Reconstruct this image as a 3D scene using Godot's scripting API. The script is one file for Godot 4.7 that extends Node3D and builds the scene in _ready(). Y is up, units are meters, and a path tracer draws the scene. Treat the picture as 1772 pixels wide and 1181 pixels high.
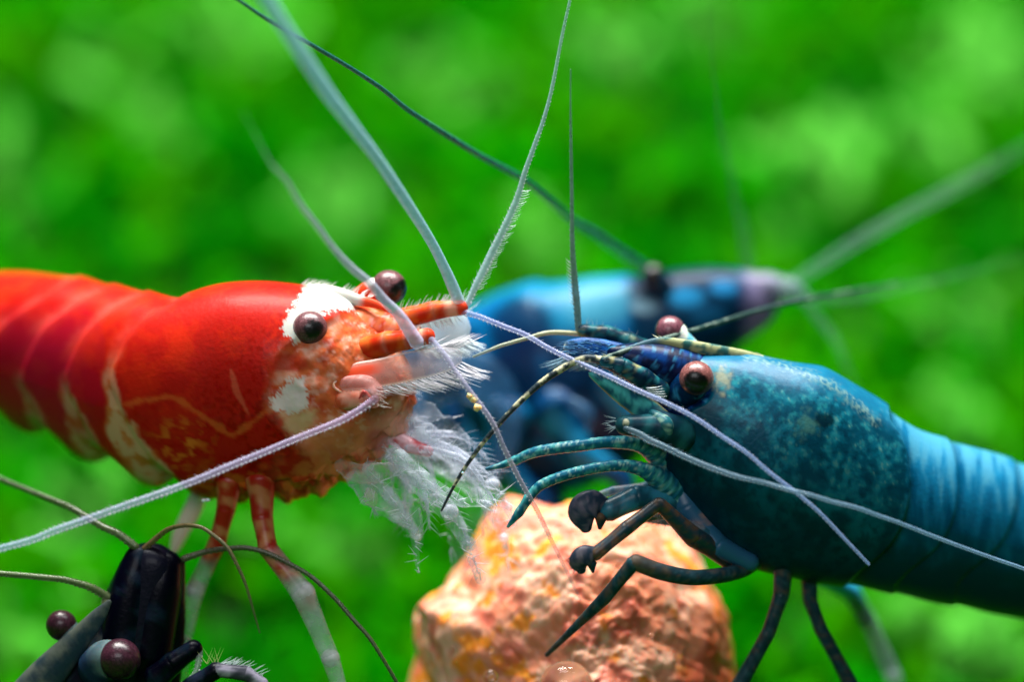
extends Node3D
# Two shrimps nose to nose over a lump of food in a planted tank. One unit is 500 photograph pixels at the depth of the heads.

const PX := 500.0
const D := 19.3
var rng := RandomNumberGenerator.new()
var n_soft := FastNoiseLite.new()
var n_mid := FastNoiseLite.new()
var n_fine := FastNoiseLite.new()
var n_lump := FastNoiseLite.new()
var n_cell := FastNoiseLite.new()
var M := {}


class Geo:
	var v := PackedVector3Array()
	var n := PackedVector3Array()
	var c := PackedColorArray()
	var i := PackedInt32Array()

	# nu rows of nv points; rows close on themselves
	func grid(p: PackedVector3Array, col: PackedColorArray, nu: int, nv: int, closed := true) -> void:
		var nn := PackedVector3Array()
		nn.resize(p.size())
		var wrap: int = nv if closed else nv - 1
		var tri := PackedInt32Array()
		for r in nu - 1:
			for k in wrap:
				var a := r * nv + k
				var b := r * nv + (k + 1) % nv
				var d := a + nv
				var e := b + nv
				var f := (p[b] - p[a]).cross(p[d] - p[a]) + (p[e] - p[b]).cross(p[d] - p[b])
				nn[a] += f
				nn[b] += f
				nn[d] += f
				nn[e] += f
				tri.append_array([a, b, d, b, e, d])
		var sign := 0.0
		if closed:
			for r in nu:
				var mid := Vector3.ZERO
				for k in nv:
					mid += p[r * nv + k]
				mid /= nv
				for k in range(0, nv, maxi(1, nv / 8)):
					sign += nn[r * nv + k].dot(p[r * nv + k] - mid)
		else:
			sign = 1.0
		var flip := sign < 0.0
		var base := v.size()
		v.append_array(p)
		c.append_array(col)
		for k in nn.size():
			var q := nn[k].normalized()
			nn[k] = -q if flip else q
		n.append_array(nn)
		for k in range(0, tri.size(), 3):
			if flip:
				i.append_array([base + tri[k], base + tri[k + 1], base + tri[k + 2]])
			else:
				i.append_array([base + tri[k], base + tri[k + 2], base + tri[k + 1]])

	func hair(at0: Vector3, dir: Vector3, bend: Vector3, r: float, col: Color) -> void:
		var side := dir.cross(Vector3(0.31, 0.52, 0.79)).normalized()
		var up := dir.cross(side).normalized()
		var p := PackedVector3Array()
		var cc := PackedColorArray()
		for s in 4:
			var t := s / 3.0
			var m := at0 + dir * t + bend * t * t
			var w := r * (1.0 - 0.93 * t)
			for k in 3:
				var a := TAU * k / 3.0
				p.append(m + side * cos(a) * w + up * sin(a) * w)
				cc.append(col)
		grid(p, cc, 4, 3)

	func mesh() -> ArrayMesh:
		var a := []
		a.resize(Mesh.ARRAY_MAX)
		a[Mesh.ARRAY_VERTEX] = v
		a[Mesh.ARRAY_NORMAL] = n
		a[Mesh.ARRAY_COLOR] = c
		a[Mesh.ARRAY_INDEX] = i
		var m := ArrayMesh.new()
		m.add_surface_from_arrays(Mesh.PRIMITIVE_TRIANGLES, a)
		return m


# ---------------------------------------------------------------- helpers

func at(x: float, y: float, z := 0.0) -> Vector3:
	var wz := z / PX
	var k := (D - wz) / D
	return Vector3((x - 886.0) / PX * k, (590.5 - y) / PX * k, wz)

func flat(w: Vector3) -> Vector2:      # a place on the animal's flank, for its markings
	return Vector2(w.x * PX + 886.0, 590.5 - w.y * PX)

func ss(a: float, b: float, x: float) -> float:
	return smoothstep(a, b, x)

func noise(t: int, freq: float, sd: int, oct := 3) -> FastNoiseLite:
	var f := FastNoiseLite.new()
	f.noise_type = t
	f.frequency = freq
	f.seed = sd
	f.fractal_octaves = oct
	return f

func mat(called: String, rough: float, o := {}) -> StandardMaterial3D:
	var m := StandardMaterial3D.new()
	m.resource_name = called
	m.vertex_color_use_as_albedo = true
	m.roughness = rough
	m.metallic_specular = o.get("spec", 0.5)
	if o.has("alpha"):
		m.transparency = BaseMaterial3D.TRANSPARENCY_ALPHA
	if o.has("sss"):
		m.subsurf_scatter_enabled = true
		m.subsurf_scatter_strength = o.sss
	if o.has("coat"):
		m.clearcoat_enabled = true
		m.clearcoat = o.coat
		m.clearcoat_roughness = o.get("coat_rough", 0.1)
	if o.has("back"):
		m.backlight_enabled = true
		m.backlight = o.back
	if o.has("bump"):
		var t := NoiseTexture2D.new()
		t.width = 256
		t.height = 256
		t.seamless = true
		t.noise = noise(FastNoiseLite.TYPE_SIMPLEX, o.get("bump_freq", 0.05), 11, 4)
		m.heightmap_enabled = true
		m.heightmap_texture = t
		m.heightmap_scale = o.bump
		m.uv1_triplanar = true
		m.uv1_scale = Vector3.ONE * o.get("bump_scale", 2.0)
	return m

var counts := {}
func numbered(called: String) -> String:
	var k: int = counts.get(called, 0)
	counts[called] = k + 1
	return called if k == 0 else "%s_%03d" % [called, k]

func thing(called: String, label: String, category: String, base: Vector3, group := "") -> Node3D:
	var o := Node3D.new()
	o.name = numbered(called)
	add_child(o, true)
	o.position = base
	o.set_meta("label", label)
	o.set_meta("category", category)
	if group:
		o.set_meta("group", group)
	return o

func part(g: Geo, called: String, m: Material, parent: Node3D, label := "") -> MeshInstance3D:
	var o := MeshInstance3D.new()
	var k := 0
	var nm := called
	while parent.has_node(nm):
		k += 1
		nm = "%s_%03d" % [called, k]
	o.name = nm
	o.mesh = g.mesh()
	o.material_override = m
	parent.add_child(o, true)
	if parent.get_parent() == self:
		o.position = -parent.position
	if label:
		o.set_meta("label", label)
	if called.begins_with("bristle") or called.begins_with("bead"):
		o.set_meta("kind", "stuff")
	return o

func single(g: Geo, called: String, m: Material, label: String, category: String, group := "", kind := "") -> MeshInstance3D:
	var o := MeshInstance3D.new()
	o.name = numbered(called)
	o.mesh = g.mesh()
	o.material_override = m
	add_child(o, true)
	if label:
		o.set_meta("label", label)
	if category:
		o.set_meta("category", category)
	if group:
		o.set_meta("group", group)
	if kind:
		o.set_meta("kind", kind)
	return o

# smooth path through [x, y, z, r] rows, resampled evenly: [[point, radius, t], ...]
func path(rows: Array, step_px: float) -> Array:
	var p := []
	var r := []
	for w in rows:
		p.append(at(w[0], w[1], w[2]))
		r.append(w[3] / PX)
	var dense := []
	var last := p.size() - 1
	for s in last:
		var a := maxi(s - 1, 0)
		var b := mini(s + 2, last)
		for k in 24:
			var t := k / 24.0
			dense.append([p[s].cubic_interpolate(p[s + 1], p[a], p[b], t), cubic_interpolate(r[s], r[s + 1], r[a], r[b], t)])
	dense.append([p[last], r[last]])
	var length := 0.0
	for k in dense.size() - 1:
		length += dense[k][0].distance_to(dense[k + 1][0])
	var count := maxi(3, int(length * PX / step_px))
	var out := []
	var k := 0
	var run := 0.0
	for s in count + 1:
		var want := length * s / count
		while k < dense.size() - 2 and run + dense[k][0].distance_to(dense[k + 1][0]) < want:
			run += dense[k][0].distance_to(dense[k + 1][0])
			k += 1
		var seg: float = dense[k][0].distance_to(dense[k + 1][0])
		var f := clampf((want - run) / maxf(seg, 1e-7), 0.0, 1.0)
		out.append([dense[k][0].lerp(dense[k + 1][0], f), maxf(lerpf(dense[k][1], dense[k + 1][1], f), 0.0004), s / float(count), want * PX])
	return out

# a tube with rounded ends; ring > 0 gives it annuli of that length in pixels
func tube(g: Geo, rows: Array, col: Callable, nring := 12, ring := 0.0, amp := 0.0, step_px := 6.0, squash := 1.0) -> Array:
	var ways := path(rows, minf(step_px, ring / 6.0) if ring > 0.0 else step_px)
	var p := PackedVector3Array()
	var cc := PackedColorArray()
	var side := Vector3.ZERO
	var count := ways.size()
	var nrow := 0
	for s in count:
		var tan: Vector3 = (ways[mini(s + 1, count - 1)][0] - ways[maxi(s - 1, 0)][0]).normalized()
		if side == Vector3.ZERO:
			side = tan.cross(Vector3(0, 0, 1)).normalized()
		side = (side - tan * side.dot(tan)).normalized()
		var up := tan.cross(side)
		var caps := [1.0]
		var push := [0.0]
		if s == 0:
			caps = [0.02, 0.45, 0.8, 1.0]
			push = [-0.8, -0.7, -0.45, 0.0]
		elif s == count - 1:
			caps = [1.0, 0.8, 0.45, 0.02]
			push = [0.0, 0.45, 0.7, 0.8]
		for q in caps.size():
			var rr: float = ways[s][1]
			var w := 1.0
			if ring > 0.0:
				var ph := fposmod(ways[s][3] / ring, 1.0)
				w = 1.0 + amp * (pow(ph, 2.2) - 0.35)
			for k in nring:
				var a := TAU * k / nring
				p.append(ways[s][0] + tan * rr * push[q] + (side * cos(a) + up * sin(a) * squash) * rr * w * caps[q])
				cc.append(col.call(ways[s][2], ways[s][0] + side * cos(a) * rr + up * sin(a) * rr))
			nrow += 1
	g.grid(p, cc, nrow, nring)
	return ways

# a jointed limb: each podomere its own tapered piece, a little thicker at the joint
func limb(g: Geo, rows: Array, col: Callable, ring := 0.0, amp := 0.0) -> void:
	for k in rows.size() - 1:
		var a: Array = rows[k]
		var b: Array = rows[k + 1]
		var m := [lerpf(a[0], b[0], 0.5), lerpf(a[1], b[1], 0.5), lerpf(a[2], b[2], 0.5), lerpf(a[3], b[3], 0.5) * 0.93]
		var t0 := k / float(rows.size() - 1)
		var t1 := (k + 1) / float(rows.size() - 1)
		tube(g, [a, m, b], func(t, w): return col.call(lerpf(t0, t1, t), w), 14, ring, amp, 5.0)

func ball(g: Geo, c: Vector3, r: Vector3, col: Callable, look := Vector3(0, 0, 1), nu := 40, nv := 48) -> void:
	var z := look.normalized()
	var x := Vector3(0, 1, 0.001).cross(z).normalized()
	var y := z.cross(x)
	var p := PackedVector3Array()
	var cc := PackedColorArray()
	for s in nu:
		var th := PI * s / (nu - 1)
		for k in nv:
			var ph := TAU * k / nv
			var d := Vector3(sin(th) * cos(ph), sin(th) * sin(ph), cos(th))
			var w := c + x * d.x * r.x + y * d.y * r.y + z * d.z * r.z
			p.append(w)
			cc.append(col.call(d, w))
	g.grid(p, cc, nu, nv)

# a thin leaf-shaped plate along rows [x, y, z, half width], as thick as given, facing the side normal
func blade(g: Geo, rows: Array, face: Vector3, thick: float, col: Callable, step := 5.0) -> Array:
	var ways := path(rows, step)
	var p := PackedVector3Array()
	var cc := PackedColorArray()
	var count := ways.size()
	var nv := 20
	var edges := []
	for s in count:
		var tan: Vector3 = (ways[mini(s + 1, count - 1)][0] - ways[maxi(s - 1, 0)][0]).normalized()
		var f := (face - tan * face.dot(tan)).normalized()
		var across := tan.cross(f)
		var rr: float = ways[s][1] * (1.0 + 0.35 * n_mid.get_noise_3dv(ways[s][0] * 900.0) * (1.0 if thick < 4.5 else 0.15))
		var cap := 1.0 if s > 0 and s < count - 1 else 0.02
		for k in nv:
			var a := TAU * k / nv
			var w: Vector3 = ways[s][0] + (across * cos(a) * rr + f * sin(a) * minf(thick / PX, rr) * (1.0 - 0.25 * cos(a) * cos(a))) * cap
			p.append(w)
			cc.append(col.call(ways[s][2], cos(a), w))
		edges.append([ways[s][0] - across * rr, ways[s][0] + across * rr, tan, across, ways[s][2]])
	g.grid(p, cc, count, nv)
	return edges

# the body of a shrimp: sections [x, y, z, half height, half width]
func body(g: Geo, rows: Array, roll: float, nu: int, nv: int, push: Callable, col: Callable, keel := 0.85) -> void:
	var last := rows.size() - 1
	var cen := []
	for w in rows:
		cen.append(at(w[0], w[1], w[2]))
	var p := PackedVector3Array()
	var cc := PackedColorArray()
	var pick := func(t: float) -> Array:
		var s := clampi(int(t), 0, last - 1)
		var f := t - s
		var a := maxi(s - 1, 0)
		var b := mini(s + 2, last)
		return [cen[s].cubic_interpolate(cen[s + 1], cen[a], cen[b], f), cubic_interpolate(rows[s][3], rows[s + 1][3], rows[a][3], rows[b][3], f), cubic_interpolate(rows[s][4], rows[s + 1][4], rows[a][4], rows[b][4], f)]
	for s in nu:
		var t := last * s / float(nu - 1)
		var here: Array = pick.call(t)
		var tan: Vector3 = (pick.call(minf(t + 0.05, last))[0] - pick.call(maxf(t - 0.05, 0.0))[0]).normalized()
		var up := Vector3(0, cos(roll), sin(roll))
		up = (up - tan * up.dot(tan)).normalized()
		var side := tan.cross(up).normalized()
		if side.z < 0:
			side = -side
		for k in nv:
			var a := TAU * k / nv
			var sa := sin(a)
			var ca := cos(a)
			var hw: float = here[2]
			if sa < 0:
				hw *= lerpf(1.0, keel, -sa)
			var w: Vector3 = here[0] + up * (sa * maxf(here[1], 0.3) / PX) + side * (signf(ca) * pow(absf(ca), 0.92) * maxf(hw, 0.3) / PX)
			var d: float = push.call(flat(w), sa, t)
			w += (w - here[0]).normalized() * d / PX
			p.append(w)
			cc.append(col.call(flat(w), sa, w))
	g.grid(p, cc, nu, nv)

func along(pts: PackedVector2Array, y: float) -> float:     # x of a margin at height y
	if y <= pts[0].y:
		return pts[0].x
	for k in pts.size() - 1:
		if y <= pts[k + 1].y:
			return lerpf(pts[k].x, pts[k + 1].x, (y - pts[k].y) / (pts[k + 1].y - pts[k].y))
	return pts[-1].x

func smooth_line(pts: PackedVector2Array) -> PackedVector2Array:
	var out := PackedVector2Array()
	var last := pts.size() - 1
	for k in last:
		for t in 6:
			out.append(pts[k].cubic_interpolate(pts[k + 1], pts[maxi(k - 1, 0)], pts[mini(k + 2, last)], t / 6.0))
	out.append(pts[last])
	return out

func soft_in(poly: PackedVector2Array, q: Vector2, soft: float) -> float:
	var ring := poly.duplicate()
	ring.append(poly[0])
	var d := near_line(ring, q)
	return ss(-soft, soft, d if Geometry2D.is_point_in_polygon(q, poly) else -d)

func speckle(v: float, w: Vector3) -> float:      # the rim of a pigment patch breaks up into dots
	return ss(0.32, 0.68, v + 0.6 * n_fine.get_noise_3dv(w * 1000.0) * ss(0.0, 0.25, v) * ss(1.0, 0.75, v))

func near_line(pts: PackedVector2Array, q: Vector2) -> float:
	var d := 1e9
	for k in pts.size() - 1:
		d = minf(d, q.distance_to(Geometry2D.get_closest_point_to_segment(q, pts[k], pts[k + 1])))
	return d

func eye(parent: Node3D, rows: Array, ex: Array, r: float, look: Vector3, tint: Color, stalk_col: Callable, label := "", pupil := 0.55) -> void:
	var g := Geo.new()
	tube(g, rows, stalk_col, 24, 0.0, 0.0, 3.0)
	var st := part(g, "eyestalk", M.shell, parent)
	var e := Geo.new()
	var black := Color(0.006, 0.004, 0.005)
	var lookn := look.normalized()
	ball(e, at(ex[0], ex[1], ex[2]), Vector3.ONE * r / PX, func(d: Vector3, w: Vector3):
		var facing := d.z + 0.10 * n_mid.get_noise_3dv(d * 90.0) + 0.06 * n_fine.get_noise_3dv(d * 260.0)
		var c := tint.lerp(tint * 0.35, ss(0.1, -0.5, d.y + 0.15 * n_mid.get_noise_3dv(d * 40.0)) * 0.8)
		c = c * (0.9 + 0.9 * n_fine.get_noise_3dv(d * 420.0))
		c = c * (1.0 + 0.35 * sin(acos(clampf(d.y, -1.0, 1.0)) * 46.0) * ss(0.35, 0.85, d.y))  # arcs of lamp highlight painted into the upper eye
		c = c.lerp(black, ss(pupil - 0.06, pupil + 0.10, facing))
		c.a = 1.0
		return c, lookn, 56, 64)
	part(e, "eye", M.eye, st, label)


func aim(o: Node3D, from: Vector3, to: Vector3) -> void:
	o.position = from
	o.transform = o.transform.looking_at(to, Vector3(0, 0.02, 1) if absf((to - from).normalized().y) > 0.9 else Vector3.UP)

# ---------------------------------------------------------------- scene

func _ready() -> void:
	rng.seed = 41
	var cam := Camera3D.new()
	cam.name = "camera"
	cam.position = Vector3(0, 0, D)
	cam.near = 0.5
	cam.far = 120.0
	var phys := CameraAttributesPhysical.new()
	phys.frustum_focal_length = 12.0 / (1181.0 / 2.0 / PX / D)
	phys.frustum_focus_distance = D - 125.0 / PX
	phys.exposure_aperture = phys.frustum_focal_length / 1000.0 / (500.0 / PX)
	cam.attributes = phys
	add_child(cam)
	cam.current = true
	cam.fov = rad_to_deg(2.0 * atan(1181.0 / 2.0 / PX / D))

	var env := Environment.new()
	env.background_mode = Environment.BG_COLOR
	env.background_color = Color(0.014, 0.03, 0.032).linear_to_srgb()
	env.tonemap_mode = Environment.TONE_MAPPER_LINEAR
	env.tonemap_exposure = 1.0
	env.sdfgi_enabled = true
	env.ssao_enabled = true
	env.ssil_enabled = true
	var we := WorldEnvironment.new()
	we.name = "world"
	we.environment = env
	add_child(we)

	lamp("tank_lamp", Vector3(0.5, 9.0, 1.0), Vector3(0, 0, -0.4), Vector2(11, 5), 160.0, Color(0.93, 0.97, 1.0))
	lamp("added_moss_light", Vector3(0.0, 12.0, -1.0), Vector3(0, -0.2, -4.4), Vector2(12, 5.0), 680.0, Color(1.0, 0.99, 0.90))  # unseen light added to brighten the moss bank
	lamp("added_front_fill", Vector3(-2.5, 4.0, 11.0), Vector3(0, -0.3, 0), Vector2(7, 4), 50.0, Color(0.95, 0.97, 1.0))  # soft fill added from the front for the flanks

	n_soft = noise(FastNoiseLite.TYPE_SIMPLEX_SMOOTH, 0.006, 3)
	n_mid = noise(FastNoiseLite.TYPE_SIMPLEX_SMOOTH, 0.022, 5, 4)
	n_fine = noise(FastNoiseLite.TYPE_SIMPLEX, 0.09, 7, 3)
	n_lump = noise(FastNoiseLite.TYPE_SIMPLEX_SMOOTH, 0.02, 21, 1)
	n_cell = noise(FastNoiseLite.TYPE_CELLULAR, 0.022, 9, 2)

	M.shell = mat("shrimp_shell", 0.40, {"spec": 0.17, "sss": 0.35, "coat": 0.04, "bump": 0.07, "bump_scale": 3.0})
	M.dark_shell = mat("dark_shell", 0.38, {"spec": 0.22, "coat": 0.04, "bump": 0.07, "bump_scale": 3.0})
	M.eye = mat("cornea", 0.3, {"spec": 0.3, "coat": 0.35, "coat_rough": 0.2, "bump": 0.12, "bump_scale": 9.0})
	M.glass = mat("clear_shell", 0.35, {"alpha": true, "spec": 0.4})
	M.whip = mat("whip_cuticle", 0.3, {"alpha": true, "spec": 0.4, "coat": 0.15, "coat_rough": 0.1})
	M.hair = mat("bristle", 0.35, {"alpha": true, "spec": 0.4})
	M.food = mat("food", 0.5, {"spec": 0.2, "sss": 0.8, "coat": 0.1, "coat_rough": 0.15, "bump": 0.1, "bump_scale": 3.0})
	M.moss = mat("moss_leaf", 0.9, {"spec": 0.0, "back": Color(0.8, 0.8, 0.8)})
	M.soil = mat("soil", 0.9)

	setting()
	rear_shrimp()
	food()
	red_shrimp()
	blue_shrimp()
	black_shrimp()
	small_things()


func lamp(called: String, from: Vector3, to: Vector3, size: Vector2, energy: float, tint: Color) -> void:
	var l := AreaLight3D.new()
	l.name = called
	l.area_size = size
	l.area_normalize_energy = true
	l.light_energy = energy
	l.light_color = tint.linear_to_srgb()
	l.shadow_enabled = true
	l.area_range = 60.0
	add_child(l)
	aim(l, from, to)


# ---------------------------------------------------------------- moss

func bank(x: float, z: float) -> float:     # height in pixels (down) of the tank floor
	var y := 1430.0
	if z < -1350.0:
		y -= (-1350.0 - z) * 1.02
	y += 90.0 * n_soft.get_noise_2d(x * 0.8, z * 0.8) * ss(-500.0, -1500.0, z) + 25.0 * n_mid.get_noise_2d(x * 0.4, z * 0.4)
	return y

func raw(x: float, y: float, z: float) -> Vector3:
	return Vector3((x - 886.0) / PX, (590.5 - y) / PX, z / PX)

func setting() -> void:
	var g := Geo.new()
	var p := PackedVector3Array()
	var cc := PackedColorArray()
	var nu := 90
	var nv := 90
	for s in nu:
		for k in nv:
			var x := lerpf(-4200.0, 6000.0, k / (nv - 1.0))
			var z := lerpf(4000.0, -4600.0, s / (nu - 1.0))
			p.append(raw(x, bank(x, z) + 12.0, z))
			cc.append(Color(0.004, 0.03, 0.001))
	g.grid(p, cc, nu, nv, false)
	single(g, "ground", M.soil, "dark tank floor under the green moss", "", "", "structure")

	# one moss frond: a curved stem with rows of small leaves
	var f := Geo.new()
	for s in 11:
		var t := s / 10.0
		var c := Vector3(0.03 * sin(t * 2.0), 0.27 * t, 0.09 * t * t)
		for w in 3:
			var a := TAU * (w / 3.0 + s * 0.19)
			var out := Vector3(cos(a), 0.55, sin(a)).normalized()
			var len := 0.075 * (1.05 - 0.55 * t)
			var side := out.cross(Vector3.UP).normalized() * len * 0.30
			var q := PackedVector3Array([c - side * 0.4, c + side * 0.4, c + out * len * 0.5 - side, c + out * len * 0.5 + side, c + out * len + Vector3(0, -0.008, 0) - side * 0.1, c + out * len + Vector3(0, -0.008, 0) + side * 0.1])
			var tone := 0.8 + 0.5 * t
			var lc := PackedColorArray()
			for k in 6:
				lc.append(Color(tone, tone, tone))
			f.grid(q, lc, 3, 2, false)
	var frond := f.mesh()
	# glints of lit fronds, painted into the moss tint as pale patches
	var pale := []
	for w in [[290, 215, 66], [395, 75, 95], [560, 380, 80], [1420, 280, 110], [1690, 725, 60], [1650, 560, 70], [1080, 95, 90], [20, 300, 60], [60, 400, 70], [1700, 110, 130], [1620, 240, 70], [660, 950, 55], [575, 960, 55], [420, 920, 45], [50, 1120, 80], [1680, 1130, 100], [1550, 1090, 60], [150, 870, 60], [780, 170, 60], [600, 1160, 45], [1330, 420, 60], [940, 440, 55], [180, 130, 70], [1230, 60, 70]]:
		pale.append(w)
	var dark := []
	for w in [[310, 130, 90], [430, 330, 130], [160, 400, 90], [1200, 200, 100], [1480, 160, 130], [720, 60, 90], [1200, 430, 90], [1700, 420, 140], [1000, 330, 90], [60, 210, 90], [820, 1000, 90], [440, 1110, 110], [100, 880, 70], [1440, 430, 90], [640, 330, 90], [330, 440, 100]]:
		dark.append(w)
	var xf := []
	var tints := []
	for s in 26000:
		var x := rng.randf_range(-1700.0, 3500.0)
		var z := rng.randf_range(-4100.0, -600.0) if s % 8 else rng.randf_range(-600.0, 1500.0)
		var y := bank(x, z)
		var w := raw(x, y, z)
		# how much painted glint or darker tone each frond takes
		var k := D / (D - w.z)
		var q := Vector2(w.x * k * PX + 886.0, 590.5 - (w.y + 0.12) * k * PX)
		var glint := 0.0
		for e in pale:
			glint = maxf(glint, ss(e[2] * 0.72, e[2] * 0.5, q.distance_to(Vector2(e[0], e[1]))))
		var darker := 0.0  # patches of deeper green
		for e in dark:
			darker = maxf(darker, ss(e[2] * 1.2, e[2] * 0.4, q.distance_to(Vector2(e[0], e[1]))))
		var patch := n_mid.get_noise_2d(x * 0.35 + 900.0, z * 0.35)
		var c := Color(0.002, 0.25, 0.0004).lerp(Color(0.046, 0.32, 0.0002), ss(-0.15, 0.3, patch))
		c = c.lerp(Color(0.0005, 0.17, 0.0008), darker * 0.9)
		c = c.lerp(Color(0.12, 0.50, 0.06), glint)
		c *= rng.randf_range(0.75, 1.25)
		c.a = 1.0
		var lean := Basis(Vector3(1, 0, 0), rng.randf_range(0.0, 0.75)) * Basis(Vector3(0, 0, 1), rng.randf_range(-0.5, 0.5)) * Basis(Vector3.UP, rng.randf() * TAU)
		var size := rng.randf_range(0.7, 1.25) * (1.0 + 0.25 * glint - 0.2 * darker)
		xf.append(Transform3D(lean.scaled(Vector3.ONE * size), w - Vector3(0, 0.05, 0)))
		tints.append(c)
	var mm := MultiMesh.new()
	mm.transform_format = MultiMesh.TRANSFORM_3D
	mm.use_colors = true
	mm.mesh = frond
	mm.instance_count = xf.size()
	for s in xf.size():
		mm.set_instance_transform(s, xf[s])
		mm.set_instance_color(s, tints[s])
	var o := MultiMeshInstance3D.new()
	o.name = "moss"
	o.multimesh = mm
	o.material_override = M.moss
	o.set_meta("kind", "stuff")
	o.set_meta("label", "soft bright green aquatic moss carpet rising behind the shrimps")
	o.set_meta("category", "moss")
	add_child(o)


# ---------------------------------------------------------------- red shrimp

func red_shrimp() -> void:
	var t := thing("red_shrimp", "red and white shrimp facing right with peach face and white saddle patch", "shrimp", at(455, 1430, -30))
	var m0 := PackedVector2Array([Vector2(400, 455), Vector2(368, 480), Vector2(325, 510), Vector2(245, 563), Vector2(212, 613), Vector2(196, 659), Vector2(213, 700), Vector2(240, 754), Vector2(297, 830), Vector2(330, 870)])
	var vein := PackedVector2Array([Vector2(205, 702), Vector2(267, 691), Vector2(312, 689), Vector2(362, 723), Vector2(385, 739), Vector2(411, 750), Vector2(450, 723), Vector2(486, 700)])
	var vein2 := PackedVector2Array([Vector2(406, 640), Vector2(418, 680), Vector2(436, 715)])
	var front := PackedVector2Array([Vector2(640, 480), Vector2(600, 540), Vector2(545, 570), Vector2(500, 605), Vector2(482, 640), Vector2(478, 690), Vector2(505, 740), Vector2(545, 790), Vector2(560, 870)])
	vein = smooth_line(vein)
	vein2 = smooth_line(vein2)
	m0 = smooth_line(m0)
	front = smooth_line(front)
	var saddle := PackedVector2Array([Vector2(530, 494), Vector2(575, 492), Vector2(612, 502), Vector2(618, 512), Vector2(612, 538), Vector2(580, 540), Vector2(560, 546), Vector2(530, 590), Vector2(516, 594), Vector2(496, 572), Vector2(503, 540), Vector2(522, 518)])
	var cheek := PackedVector2Array([Vector2(474, 688), Vector2(490, 680), Vector2(497, 664), Vector2(512, 655), Vector2(530, 649), Vector2(540, 682), Vector2(532, 709), Vector2(500, 712), Vector2(480, 709)])
	var cheek2 := PackedVector2Array([Vector2(495, 714), Vector2(530, 712), Vector2(556, 712), Vector2(540, 735), Vector2(519, 752), Vector2(500, 745)])
	var push := func(q: Vector2, sa: float, _u: float) -> float:
		var d := 0.0
		for k in 4:
			var e := q.x - (along(m0, q.y) - 78.0 * k - (6.0 * k))
			d += 4.5 * ss(-7.0, 5.0, e) - 4.5 * ss(5.0, 78.0, e) * (1.0 if k > 0 else 0.4)
			if sa < -0.45:     # scalloped lower edges of the tail plates
				d -= 26.0 * exp(-pow((e + 14.0) / 20.0, 2.0)) * ss(-0.45, -0.9, sa)
		var f := q.x - along(front, q.y)
		d -= 8.0 * ss(-6.0, 16.0, f)
		d += 5.0 * n_mid.get_noise_2dv(q * 0.9) * ss(0.0, 60.0, f)
		if sa < -0.7:
			d += 14.0 * n_mid.get_noise_2dv(q * 1.2) * ss(330.0, 420.0, q.x)
		return d
	var paint := func(q: Vector2, sa: float, w: Vector3) -> Color:
		var big := n_mid.get_noise_3dv(w * 240.0)
		var fine := n_fine.get_noise_3dv(w * 420.0)
		var f := q.x - along(front, q.y) + 16.0 * big
		var c := Color(0.37, 0.008, 0.004).lerp(Color(0.50, 0.018, 0.007), ss(-0.1, 0.5, big + sa * 0.25))
		# dark pigment grains on the head shield, denser low and towards the face
		var grain := ss(310.0, 470.0, q.x) * 0.55 + ss(560.0, 760.0, q.y) * 0.35
		c = c.lerp(Color(0.19, 0.004, 0.003), clampf(grain * ss(-0.2, 0.35, 0.6 * fine + big * 0.9 + 0.3 * n_mid.get_noise_3dv(w * 900.0)), 0.0, 0.85))
		c = c.lerp(Color(0.30, 0.004, 0.03), 0.6 * ss(150.0, 40.0, absf(q.x - 60.0) + 60.0 * big) * ss(500.0, 600.0, q.y))
		# golden flecks
		var gold := exp(-pow((q - Vector2(318, 768)).length() / 42.0, 2.0)) * ss(0.0, 0.35, n_mid.get_noise_3dv(w * 900.0))
		gold = maxf(gold, 0.75 * ss(780.0, 850.0, q.y) * ss(-0.05, 0.35, n_mid.get_noise_3dv(w * 560.0)))
		c = c.lerp(Color(0.62, 0.17, 0.02), clampf(gold, 0.0, 0.9))
		c = c.lerp(Color(0.60, 0.13, 0.025), 0.5 * ss(8.0, 1.0, near_line(vein, q) + 7.0 * n_mid.get_noise_3dv(w * 700.0)))
		c = c.lerp(Color(0.66, 0.16, 0.08), 0.35 * ss(6.5, 1.0, near_line(vein2, q) + 5.0 * n_mid.get_noise_3dv(w * 700.0)))
		# clear bands between the tail plates
		if q.x < 330.0 or q.y > 560.0:
			for k in 4:
				var e := q.x - (along(m0, q.y) - 84.0 * k) + 14.0 * big + 5.0 * n_mid.get_noise_3dv(w * 700.0)
				var low := ss(590.0 + 40.0 * minf(k, 1), 720.0, q.y)
				var wide := lerpf(24.0, 74.0, ss(640.0, 840.0, q.y)) * (1.0 - 0.12 * k)
				var band := ss(-wide, -wide + 12.0, e) * ss(10.0, 0.0, e) * low
				c = c.lerp(Color(0.58, 0.36, 0.20).lerp(Color(0.52, 0.17, 0.04), ss(0.0, 0.35, n_mid.get_noise_3dv(w * 620.0) + 0.5 * ss(-wide + 22.0, -wide, e))), clampf(band * (0.85 if k == 0 else 0.55 + 0.7 * big), 0.0, 0.95))
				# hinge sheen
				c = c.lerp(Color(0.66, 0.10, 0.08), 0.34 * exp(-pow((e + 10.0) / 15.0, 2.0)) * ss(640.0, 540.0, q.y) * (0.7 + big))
		# face
		var face := ss(-24.0, 26.0, f + 10.0 * n_mid.get_noise_3dv(w * 900.0))
		var m1 := n_mid.get_noise_3dv(w * 420.0 + Vector3(40, 0, 0))
		var m2 := n_mid.get_noise_3dv(w * 1100.0 + Vector3(0, 70, 0))
		var fc := Color(0.56, 0.115, 0.035).lerp(Color(0.44, 0.03, 0.01), 0.75 * ss(-0.05, 0.45, m1 + 0.25 * m2))
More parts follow.
